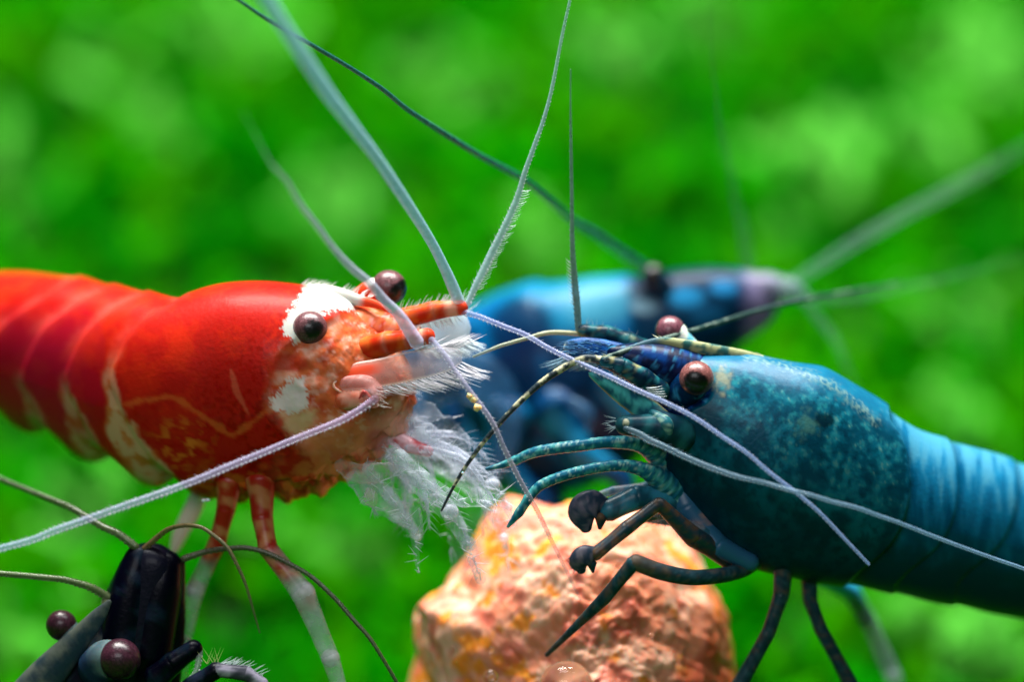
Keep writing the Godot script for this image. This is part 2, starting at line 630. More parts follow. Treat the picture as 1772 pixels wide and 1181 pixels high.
		fc = fc.lerp(Color(0.70, 0.34, 0.24), 0.75 * ss(-0.05, 0.5, -m1 + 0.3 * m2))
		fc = fc.lerp(Color(0.70, 0.46, 0.40), 0.35 * ss(0.1, 0.45, m2))
		fc = fc.lerp(Color(0.66, 0.20, 0.095), ss(690.0, 770.0, q.y) * 0.7)
		fc = fc.lerp(Color(0.68, 0.33, 0.28), 0.7 * ss(620.0, 690.0, q.x) * ss(680.0, 740.0, q.y))
		fc = fc.lerp(Color(0.36, 0.03, 0.012), 0.85 * ss(36.0, 14.0, Vector2((q.x - 676.0) * 1.1, q.y - 660.0).length() + 12.0 * m1))
		fc = fc.lerp(Color(0.34, 0.06, 0.05), 0.7 * ss(30.0, 12.0, Vector2(q.x - 655.0, q.y - 760.0).length() + 14.0 * m1))
		c = c.lerp(fc, face)
		var blotch := ss(40.0, 22.0, Vector2((q.x - 506.0) * 0.8, (q.y - 628.0) * 1.7).length() + 14.0 * big)
		c = c.lerp(Color(0.36, 0.016, 0.006), blotch * 0.8)
		var chin := ss(440.0, 560.0, q.x) * ss(755.0, 810.0, q.y)
		c = c.lerp(Color(0.62, 0.17, 0.05).lerp(Color(0.40, 0.03, 0.01), ss(-0.1, 0.25, n_mid.get_noise_3dv(w * 520.0))), 0.7 * chin)
		var rag := q + Vector2(fine, n_fine.get_noise_3dv(w * 420.0 + Vector3(7, 9, 1))) * 3.2 + Vector2(n_mid.get_noise_3dv(w * 900.0), n_mid.get_noise_3dv(w * 900.0 + Vector3(30, 0, 0))) * 9.0
		if q.x > 455.0 and q.x < 640.0:
			var dots := 7.0 * n_fine.get_noise_3dv(w * 900.0)
			if w.z > 0.0 and q.y > 630.0:
				c = c.lerp(Color(0.60, 0.55, 0.52), 0.9 * speckle(soft_in(cheek, rag, 12.0), w))
				c = c.lerp(Color(0.58, 0.40, 0.22), 0.75 * soft_in(cheek2, rag, 9.0 + dots))
			elif q.y < 620.0:
				c = c.lerp(Color(0.47, 0.455, 0.42).lerp(Color(0.60, 0.46, 0.38), ss(0.2, 0.5, n_mid.get_noise_3dv(w * 800.0))), speckle(soft_in(saddle, rag, 10.0), w))
		c.a = 1.0
		return c
	var g := Geo.new()
	body(g, [[-320, 640, -560, 115, 90], [-170, 618, -450, 128, 104], [0, 600, -330, 132, 112], [100, 623, -235, 150, 120], [200, 655, -145, 160, 126], [310, 685, -50, 172, 130], [420, 680, -20, 191, 136], [510, 676, 10, 186, 134], [590, 668, 40, 165, 118], [645, 662, 58, 128, 92], [685, 655, 72, 86, 62], [706, 650, 80, 42, 30], [712, 648, 82, 4, 4]], 0.28, 420, 300, push, paint)
	tube(g, [[575, 580, 30, 48], [620, 574, 50, 46], [660, 574, 62, 36], [700, 572, 66, 24], [722, 572, 68, 10]], func(u, w):
		var m1 := n_mid.get_noise_3dv(w * 620.0 + Vector3(40, 0, 0))
		var m2 := n_mid.get_noise_3dv(w * 1400.0 + Vector3(0, 70, 0))
		var c := Color(0.60, 0.14, 0.045).lerp(Color(0.46, 0.035, 0.01), ss(-0.05, 0.35, m1 + 0.3 * m2))
		c = c.lerp(Color(0.66, 0.28, 0.20), 0.7 * ss(-0.05, 0.4, -m1 + 0.4 * m2))
		return c.lerp(Color(0.70, 0.52, 0.50), 0.3 * ss(0.15, 0.4, m2)), 40, 0.0, 0.0, 3.0)
	part(g, "body", M.shell, t)

	# white crest with fine bristles, running on as a short rostrum
	g = Geo.new()
	var crest := func(u, w): return Color(0.47, 0.455, 0.42) if u < 0.62 else Color(0.47, 0.455, 0.42).lerp(Color(0.62, 0.06, 0.02), ss(0.62, 0.72, u))
	tube(g, [[532, 505, 20, 12], [560, 508, 38, 15], [590, 512, 56, 13], [620, 520, 72, 10], [650, 527, 88, 7], [676, 540, 102, 3]], crest, 16, 0.0, 0.0, 3.0, 0.7)
	var ros := part(g, "rostrum", M.shell, t)
	g = Geo.new()
	for k in 46:
		var u := rng.randf()
		var b := at(lerpf(522, 640, u), lerpf(497, 519, u) - 4.0 + rng.randf_range(-4, 3), lerpf(15, 82, u))
		g.hair(b, Vector3(rng.randf_range(0.0, 0.03), rng.randf_range(0.014, 0.03), rng.randf_range(-0.01, 0.01)), Vector3(0.01, 0, 0), 0.0022, Color(0.9, 0.88, 0.85, 0.9))
	part(g, "bristle_row", M.hair, ros)

	var orange := func(u, w): return Color(0.72, 0.10, 0.025).lerp(Color(0.74, 0.36, 0.16), ss(0.2, 0.6, u + 0.5 * n_mid.get_noise_3dv(w * 500.0)))
	var tint := Color(0.135, 0.055, 0.062)
	eye(t, [[600, 562, 70, 20], [575, 566, 95, 21], [552, 568, 112, 22]], [537, 569, 128], 30.5, Vector3(0.27, -0.02, 1.0), tint, func(u, w): return Color(0.76, 0.36, 0.15).lerp(Color(0.72, 0.10, 0.02), ss(0.45, 0.6, u + 0.25 * n_mid.get_noise_3dv(w * 400.0)) * ss(0.98, 0.85, u)), "dark round near eye", 0.82)
	eye(t, [[618, 514, 40, 13], [640, 503, 42, 18], [660, 500, 42, 22]], [673, 498, 42], 30.5, Vector3(0.85, -0.5, 0.45), tint, func(u, w): return Color(0.62, 0.05, 0.015).lerp(Color(0.85, 0.8, 0.75), ss(12.0, 6.0, flat(w).distance_to(Vector2(643, 487)))), "far eye looking away")

	# antennules: three jointed segments and two whips each
	var pink := func(u, w):
		var k := n_mid.get_noise_3dv(w * 520.0)
		var c := Color(0.42, 0.022, 0.006).lerp(Color(0.52, 0.10, 0.015), ss(-0.25, 0.35, k))
		var joint := minf(absf(u - 0.333), absf(u - 0.667))
		c = c.lerp(Color(0.60, 0.22, 0.16), 0.3 * ss(0.05, 0.0, joint))
		c = c.lerp(Color(0.64, 0.36, 0.26), 0.7 * ss(0.74, 0.86, u) * ss(-0.2, 0.15, k))
		return c.lerp(Color(0.52, 0.04, 0.012), ss(0.92, 0.97, u))
	g = Geo.new()
	limb(g, [[630, 606, 110, 24], [672, 594, 134, 21], [706, 588, 146, 18], [742, 582, 152, 14]], pink)
	for k in 46:
		var u := rng.randf()
		g.hair(at(lerpf(640, 738, u), lerpf(604, 583, u) + (rng.randf_range(-16, -8) if k % 2 else rng.randf_range(6, 14)), lerpf(112, 152, u) + 10), Vector3(rng.randf_range(0.0, 0.022), 0.026 if k % 2 else -0.022, 0.01), Vector3(0.006, 0, 0), 0.0015, Color(0.70, 0.52, 0.48))
	var an := part(g, "antennule", M.shell, t)
	g = Geo.new()
	limb(g, [[655, 575, 50, 24], [702, 552, 60, 20], [752, 538, 70, 17], [800, 533, 76, 13]], pink)
	var an2 := part(g, "antennule", M.shell, t)

	var lilac := Color(0.60, 0.58, 0.80)
	whip(an, [[722, 594, 168, 19], [690, 548, 190, 14], [640, 492, 235, 11], [580, 430, 310, 8], [520, 350, 400, 6], [470, 280, 490, 4], [420, 195, 600, 2]], 8.0, 0.10, lilac, Color(0.50, 0.66, 0.60), 0.7, 0.12)
	var wc := whip(an, [[742, 584, 158, 12], [762, 604, 164, 10], [790, 645, 168, 9.5], [850, 730, 168, 9], [900, 830, 140, 8], [955, 935, 95, 7], [1003, 1040, 60, 4]], 8.0, 0.22, Color(0.44, 0.44, 0.66), Color(0.62, 0.45, 0.50), 0.5, 0.25)
	whip(an2, [[795, 525, 76, 16], [780, 490, 95, 14], [745, 415, 160, 13], [650, 270, 320, 15], [560, 150, 450, 17.5], [440, -40, 620, 18]], 9.0, 0.08, Color(0.40, 0.62, 0.78), Color(0.36, 0.66, 0.72), 0.72, 0.7)
	var we := whip(an2, [[808, 528, 76, 8], [825, 490, 78, 9.5], [850, 440, 80, 10], [893, 345, 92, 8], [925, 250, 105, 5.5], [955, 150, 115, 4.5], [992, -30, 130, 3.5]], 7.0, 0.14, Color(0.42, 0.58, 0.62), Color(0.30, 0.55, 0.46), 0.7, 0.5)
	whip(an2, [[800, 540, 80, 10], [830, 548, 92, 9], [875, 566, 112, 9], [950, 602, 140, 8.5], [1050, 650, 170, 8.5], [1150, 696, 195, 7.5], [1250, 755, 212, 6.5], [1330, 815, 218, 6], [1420, 890, 208, 5.5], [1503, 978, 190, 4.5]], 8.5, 0.24, Color(0.36, 0.38, 0.66), Color(0.30, 0.45, 0.78), 0.45, 0.5)
	# bristles on the upright whip
	g = Geo.new()
	for s in we.size():
		var y := flat(we[s][0]).y
		if y < 500 and y > 330 and s % 4 == 0:
			var d := Vector3(0.022, rng.randf_range(-0.018, -0.006) * 0.4 + 0.004, rng.randf_range(-0.01, 0.01)) * rng.randf_range(0.7, 1.3)
			g.hair(we[s][0] + Vector3(we[s][1] * 0.8, -0.006, 0), d, Vector3(0.002, 0.008, 0), 0.0022, Color(0.75, 0.85, 0.9, 0.9))
	part(g, "bristle_row", M.hair, an2)

	# antenna scales with feathered rims
	g = Geo.new()
	var plate := func(u: float, e: float, w: Vector3):
		var c := Color(0.66, 0.26, 0.20, 0.5).lerp(Color(0.74, 0.68, 0.76, 0.30), ss(0.45, 0.95, u))
		c.a *= 0.75 + 0.7 * n_mid.get_noise_3dv(w * 700.0) + 0.2 * sin(e * 26.0 + 3.0 * n_mid.get_noise_3dv(w * 300.0))
		c = c.lerp(Color(0.56, 0.045, 0.01, 0.95), ss(0.48, 0.3, absf(e + 0.25)) * ss(0.03, 0.08, u) * ss(0.5, 0.36, u + 0.1 * n_mid.get_noise_3dv(w * 400.0)))
		c = c.lerp(Color(0.95, 0.82, 0.78, 0.85), ss(0.88, 0.97, absf(e)) * 0.6)
		return c
	var ed := blade(g, [[566, 655, 118, 15], [600, 654, 140, 23], [660, 645, 154, 25], [720, 632, 160, 26], [770, 622, 160, 22], [800, 614, 158, 10]], Vector3(0.1, 0.25, 1), 6.0, plate)
	var sc := part(g, "antenna_scale", M.glass, t)
	g = Geo.new()
	for s in 230:
		var u := pow(rng.randf(), 0.7)
		var e: Array = ed[clampi(int(u * (ed.size() - 1)), 0, ed.size() - 1)]
		var low := rng.randf() < 0.72 or u < 0.7
		var b: Vector3 = e[0] if low and e[0].y < e[1].y or not low and e[0].y > e[1].y else e[1]
		if u < 0.42 and rng.randf() < 0.7:
			continue
		var d := Vector3(0.055, -0.035 if low else 0.02, 0.0) * lerpf(0.6, 1.5, u) * rng.randf_range(0.7, 1.2)
		d += Vector3(rng.randf_range(-0.01, 0.01), rng.randf_range(-0.012, 0.012), rng.randf_range(-0.02, 0.02))
		g.hair(b, d, Vector3(0.02, 0.012, 0), 0.0026, Color(0.86, 0.82, 0.88, 0.6))
	part(g, "bristle_fringe", M.hair, sc)
	g = Geo.new()
	ed = blade(g, [[700, 580, 20, 16], [750, 575, 30, 30], [790, 570, 36, 30], [815, 568, 38, 16]], Vector3(0, 0.2, 1), 5.0, func(u, _e, w): return Color(0.62, 0.72, 0.76, 0.42 + 0.2 * n_mid.get_noise_3dv(w * 300.0)))
	sc = part(g, "antenna_scale", M.glass, t)
	g = Geo.new()
	for s in 150:
		var u := rng.randf_range(0.15, 1.0)
		var e: Array = ed[clampi(int(u * (ed.size() - 1)), 0, ed.size() - 1)]
		var low := rng.randf() < 0.75
		var b: Vector3 = e[0] if low == (e[0].y < e[1].y) else e[1]
		var d := Vector3(0.02 + 0.03 * u, (-0.05 if low else 0.05) * rng.randf_range(0.5, 1.0), rng.randf_range(-0.02, 0.02))
		g.hair(b, d, Vector3(0.012, 0.008, 0), 0.0026, Color(0.74, 0.84, 0.90, 0.6))
	for s in 60:
		var u := rng.randf()
		g.hair(at(lerpf(690, 800, u), lerpf(538, 520, u) + rng.randf_range(-2, 4), 70), Vector3(rng.randf_range(0.0, 0.02), rng.randf_range(0.02, 0.045), 0.0), Vector3(0.008, 0, 0), 0.002, Color(0.8, 0.85, 0.9, 0.5))
		g.hair(at(lerpf(700, 790, u), lerpf(568, 548, u), 80), Vector3(rng.randf_range(0.0, 0.02), rng.randf_range(-0.04, -0.02), 0.0), Vector3(0.008, 0, 0), 0.002, Color(0.85, 0.85, 0.9, 0.6))
	part(g, "bristle_fringe", M.hair, sc)

	# big antenna: rounded clear base, ringed whip sweeping back to the left
	g = Geo.new()
	var base_c := func(u, w): return Color(0.54, 0.08, 0.03).lerp(Color(0.66, 0.28, 0.2), ss(-0.15, 0.25, n_mid.get_noise_3dv(w * 800.0) + 0.4 * u - 0.15))
	limb(g, [[560, 672, 96, 26], [592, 690, 128, 22], [632, 690, 146, 18]], base_c)
	for k in 4:
		var rr := 34.0 - 6.0 * k
		tube(g, [[576 + 6 * k, 652, 130 + 4 * k, 1.5], [562 + 5 * k, 652 + rr * 0.8, 134 + 4 * k, 2.4], [570 + 5 * k, 652 + rr * 1.5, 134 + 4 * k, 2.2], [592 + 3 * k, 652 + rr * 1.9, 132 + 4 * k, 1.4]], func(_u, w): return Color(0.74, 0.36, 0.24).lerp(Color(0.72, 0.52, 0.50), ss(0.0, 0.3, n_mid.get_noise_3dv(w * 900.0))), 8)
	var ant := part(g, "antenna", M.shell, t, "long lilac ringed near antenna")
	g = Geo.new()
	tube(g, [[600, 666, 138, 16], [630, 668, 152, 19], [646, 680, 160, 19], [646, 692, 162, 18]], func(u, w): return Color(0.66, 0.28, 0.26, clampf(0.32 + 0.9 * n_mid.get_noise_3dv(w * 800.0), 0.2, 0.8)), 22, 0.0, 0.0, 3.0)
	for k in 4:
		tube(g, [[622 + 5 * k, 690 - 2 * k, 160, 1.6], [630 + 3 * k, 678 + 3 * k, 172, 2.6], [640 + 2 * k, 688 + 2 * k, 172, 1.4]], func(_u, _w): return Color(0.52, 0.05, 0.05, 0.8), 8, 0.0, 0.0, 2.0)
	for k in 9:
		g.hair(at(655 + rng.randf_range(-4, 4), 690 + rng.randf_range(-12, 14), 165), Vector3(rng.randf_range(0.02, 0.04), rng.randf_range(-0.03, 0.01), 0.0), Vector3.ZERO, 0.0018, Color(0.95, 0.85, 0.8, 0.9))
	part(g, "joint", M.glass, ant)
	whip(ant, [[650, 690, 172, 14], [628, 707, 178, 12.5], [590, 727, 186, 11.5], [500, 766, 200, 11], [400, 807, 210, 11], [300, 846, 216, 11.5], [200, 882, 220, 12], [100, 918, 220, 11.5], [0, 950, 218, 10.5], [-180, 1000, 205, 9]], 8.5, 0.22, Color(0.50, 0.36, 0.58), Color(0.40, 0.56, 0.76), 0.42, 0.45)

	# walking legs, red at the top and clear below
	var glassy := func(u, w): return Color(0.36, 0.015, 0.006, 0.97).lerp(Color(0.52, 0.18, 0.07, 0.9), ss(-0.05, 0.3, n_mid.get_noise_3dv(w * 500.0))).lerp(Color(0.56, 0.66, 0.62, clampf(0.34 + 0.4 * n_mid.get_noise_3dv(w * 600.0), 0.15, 0.6)), ss(0.34, 0.54, u + 0.16 * n_mid.get_noise_3dv(w * 300.0)))
	for rows in [[[398, 830, 10, 26], [392, 880, 5, 17], [376, 940, -10, 16], [338, 1022, -25, 17], [318, 1112, -30, 14], [306, 1290, -30, 11], [296, 1428, -30, 7]], [[452, 830, 35, 28], [454, 895, 45, 19], [464, 950, 55, 17], [525, 1028, 70, 21], [572, 1140, 75, 16], [606, 1250, 70, 12], [640, 1428, 60, 7]]]:
		g = Geo.new()
		limb(g, rows, glassy)
		for k in range(3, rows.size() - 1):
			ball(g, at(rows[k][0], rows[k][1], rows[k][2]), Vector3.ONE * rows[k][3] * 1.03 / PX, func(d, w): return Color(0.78, 0.76, 0.80, 0.45 + 0.4 * n_mid.get_noise_3dv(w * 900.0)), Vector3(0, 0, 1), 18, 20)
		part(g, "leg", M.glass, t)
	g = Geo.new()
	blade(g, [[348, 845, -110, 14], [335, 880, -112, 16], [312, 925, -114, 14], [300, 960, -116, 6]], Vector3(0.2, 0, 1), 9.0, func(u, _e, _w): return Color(0.74, 0.62, 0.50, 0.8).lerp(Color(0.66, 0.62, 0.80, 0.6), ss(0.4, 0.0, u)))
	part(g, "swimmeret", M.glass, t)

	# clear feeding limbs below the face
	var ice := func(u, w): return Color(0.66, 0.72, 0.84, clampf(0.16 + 0.6 * n_mid.get_noise_3dv(w * 620.0), 0.05, 0.6))
	for rows in [[[660, 770, 60, 26], [690, 800, 80, 22], [740, 848, 92, 20], [778, 886, 95, 17], [812, 945, 90, 13], [832, 1005, 86, 9]], [[690, 720, 50, 26], [735, 752, 54, 22], [795, 795, 52, 19], [852, 838, 48, 14], [880, 880, 44, 9], [892, 912, 40, 4]], [[610, 800, 20, 26], [650, 850, 20, 20], [690, 885, 15, 18], [722, 930, 10, 8]], [[700, 770, 0, 20], [790, 822, -10, 15], [842, 870, -16, 12], [872, 930, -20, 8], [880, 985, -20, 3]], [[690, 790, 110, 14], [748, 838, 116, 11], [800, 870, 112, 9], [846, 872, 104, 6], [878, 846, 100, 2]], [[640, 810, 90, 15], [680, 868, 96, 11], [716, 918, 92, 9], [724, 990, 86, 3]]]:
		g = Geo.new()
		limb(g, rows, ice)
		for k in range(1, rows.size()):
			for h in 9:
				var u := rng.randf()
				var b := at(lerpf(rows[k - 1][0], rows[k][0], u), lerpf(rows[k - 1][1], rows[k][1], u), lerpf(rows[k - 1][2], rows[k][2], u) + 8.0)
				g.hair(b, Vector3(rng.randf_range(-0.05, 0.05), rng.randf_range(-0.03, 0.05), rng.randf_range(-0.01, 0.03)), Vector3.ZERO, 0.0024, Color(0.80, 0.84, 0.95, 0.55))
		ball(g, at(rows[3][0], rows[3][1], rows[3][2]), Vector3(1.0, 0.8, 0.9) * rows[3][3] * 0.95 / PX, func(d, w): return Color(0.85, 0.87, 0.95, clampf(0.35 + 0.9 * n_mid.get_noise_3dv(w * 900.0), 0.05, 0.8)), Vector3(0, 0, 1), 18, 20)
		part(g, "feeding_limb", M.glass, t)
	for k in 11:
		var a := lerpf(0.0, 1.2, k / 10.0) + rng.randf_range(-0.06, 0.06)
		var from := Vector2(rng.randf_range(640, 720), rng.randf_range(740, 820))
		var span := rng.randf_range(120, 180) * (1.3 if a < 0.7 else 0.85)
		var d := Vector2.from_angle(a)
		var mid := from + d * span * 0.55 + Vector2(0, -12)
		var tip := from + d.rotated(0.25) * span
		var z := rng.randf_range(10, 95)
		g = Geo.new()
		var w := tube(g, [[from.x, from.y, z - 20, 7], [mid.x, mid.y, z, 5.5], [tip.x, tip.y, z + 6, 1.5]], func(u, p): return Color(0.66, 0.70, 0.84, clampf(0.24 + 0.7 * n_mid.get_noise_3dv(p * 800.0), 0.06, 0.7)), 9)
		var f := part(g, "feeding_limb", M.glass, t)
		g = Geo.new()
		for e in range(3, w.size() - 1):
			var tan: Vector3 = (w[e + 1][0] - w[e - 1][0]).normalized()
			var side := tan.cross(Vector3(0, 0, 1)).normalized()
			for h in ([-1.0, 1.0] if e % 2 else [1.0]):
				g.hair(w[e][0], (side * h * rng.randf_range(0.6, 1.0) + tan * rng.randf_range(0.5, 0.9) + Vector3(0, 0, rng.randf_range(-0.4, 0.4))) * rng.randf_range(0.03, 0.06), tan * 0.012, 0.0021, Color(0.70, 0.74, 0.94, 0.24))
		part(g, "bristle_comb", M.hair, f)
	var plates := [[[672, 680, 40, 6], [700, 700, 46, 22], [740, 715, 48, 18], [768, 722, 48, 3]], [[690, 650, 10, 6], [700, 690, 12, 20], [705, 750, 14, 24], [715, 800, 12, 5]], [[700, 740, 30, 6], [745, 745, 30, 30], [790, 770, 26, 24], [800, 830, 22, 6]], [[600, 820, 60, 8], [640, 850, 60, 24], [680, 880, 55, 22], [715, 915, 50, 4]], [[580, 800, 90, 8], [620, 820, 96, 18], [670, 815, 96, 14], [690, 800, 92, 3]], [[700, 850, 40, 5], [716, 890, 36, 13], [728, 950, 30, 4]], [[770, 800, 10, 8], [800, 850, 4, 30], [806, 920, -6, 34], [795, 990, -10, 10]]]
	for k in 7:
		var c := Vector2(rng.randf_range(610, 800), rng.randf_range(760, 890))
		var d := Vector2.from_angle(rng.randf_range(0.2, 1.3)) * rng.randf_range(30, 62)
		var z := rng.randf_range(0, 90)
		plates.append([[c.x, c.y, z, 3], [c.x + d.x * 0.5, c.y + d.y * 0.5, z + 8, rng.randf_range(6, 14)], [c.x + d.x, c.y + d.y, z + 4, 2]])
	for rows in plates:
		g = Geo.new()
		var lo := rng.randf_range(0.05, 0.14) if rows[1][3] < 28.0 else 0.06
		var rosy := rng.randf()
		var ed3 := blade(g, rows, Vector3(rng.randf_range(-0.5, 0.5), rng.randf_range(-0.4, 0.5), 1), 4.0, func(u, e, w):
			var k := n_mid.get_noise_3dv(w * 700.0)
			var c := Color(0.62, 0.66, 0.80).lerp(Color(0.72, 0.50, 0.50), ss(0.6, 0.9, rosy))
			c.a = clampf(lo + 0.35 * ss(0.85, 1.0, absf(e)) * ss(-0.2, 0.3, k) + 0.9 * k * lo * 2.0, 0.03, 0.8)
			return c)
		for h in 14:
			var e: Array = ed3[rng.randi() % ed3.size()]
			g.hair(e[rng.randi() % 2], e[3] * rng.randf_range(-0.03, 0.03) + e[2] * rng.randf_range(0.0, 0.04), Vector3.ZERO, 0.003, Color(0.75, 0.78, 0.88, rng.randf_range(0.2, 0.7)))
		part(g, "mouth_plate", M.glass, t)
	g = Geo.new()
	limb(g, [[668, 750, 60, 16], [705, 770, 66, 15], [742, 782, 62, 10]], func(u, w): return Color(0.72, 0.40, 0.46, 0.7).lerp(Color(0.50, 0.05, 0.06, 0.85), ss(0.0, 0.3, n_mid.get_noise_3dv(w * 500.0))))
	part(g, "jaw_palp", M.glass, t)


# a ringed whip; returns its way for bristles. The bright rim is painted on by pale beads.
func whip(parent: Node3D, rows: Array, ring: float, amp0: float, c0: Color, c1: Color, alpha: float, end_alpha: float, called := "whip") -> Array:
	var g := Geo.new()
	var rr := rng.randi() % 1000
	var amp := amp0 * 0.3
	var slim := []
	var thin := 0.52 if amp0 > 0.18 else 0.68
	for k in rows.size():
		var w: Array = rows[k]
		var wob := 0.0 if k == 0 else 1.6
		slim.append([w[0] + wob * rng.randf_range(-1, 1), w[1] + wob * rng.randf_range(-1, 1), w[2], w[3] * thin * rng.randf_range(0.94, 1.06)])
		if k < rows.size() - 1 and k > 0:      # slight kinks
			var n: Array = rows[k + 1]
			var a: Array = rows[k - 1]
			var b: Array = rows[mini(k + 2, rows.size() - 1)]
			var m := []
			for e in 4:
				m.append(cubic_interpolate(w[e], n[e], a[e], b[e], 0.5))
			slim.append([m[0] + rng.randf_range(-2.0, 2.0), m[1] + rng.randf_range(-2.0, 2.0), m[2], m[3] * thin])
	var ways := tube(g, slim, func(u, w):
		var c := c0.lerp(c1, u)
		c.a = lerpf(alpha, end_alpha, ss(0.55, 1.0, u)) * (0.85 + 0.25 * n_fine.get_noise_3dv(w * 300.0 + Vector3(rr, 0, 0)))
		return c, 14, ring, amp)
	# a bead on every ring, where the bristles root, whitened to paint the lit rim: a stronger row below, a finer one above
	if amp0 > 0.13:
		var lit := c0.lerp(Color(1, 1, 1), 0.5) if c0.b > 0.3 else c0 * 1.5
		var bead := Geo.new()
		for s in range(6, ways.size() - 6, 6):
			if ways[s][1] * PX < 2.0:
				continue
			var tan: Vector3 = (ways[s + 1][0] - ways[s - 1][0]).normalized()
			var side := tan.cross(Vector3(0, 0, 1)).normalized()
			if side.y > 0:
				side = -side
			var r: float = ways[s][1]
			var fade := 1.0 - (1.0 - end_alpha) * ss(0.55, 1.0, ways[s][2])
			for e in [1.0, -1.0]:
				var sz := r * (0.34 if e > 0 else 0.22) * rng.randf_range(0.7, 1.2)
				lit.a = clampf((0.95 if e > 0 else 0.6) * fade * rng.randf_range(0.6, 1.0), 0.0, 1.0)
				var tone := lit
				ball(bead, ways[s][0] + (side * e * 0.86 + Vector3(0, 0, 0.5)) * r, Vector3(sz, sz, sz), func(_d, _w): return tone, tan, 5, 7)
				if rng.randf() < 0.5:
					bead.hair(ways[s][0] + side * e * r, (side * e * 0.9 + tan * 0.9) * r * rng.randf_range(0.5, 1.1), Vector3.ZERO, r * 0.09, tone)
		var shaft := part(g, called, M.whip, parent)
		part(bead, "bead_row", M.whip, shaft)
		return ways
	part(g, called, M.whip, parent)
	return ways


# ---------------------------------------------------------------- blue shrimp

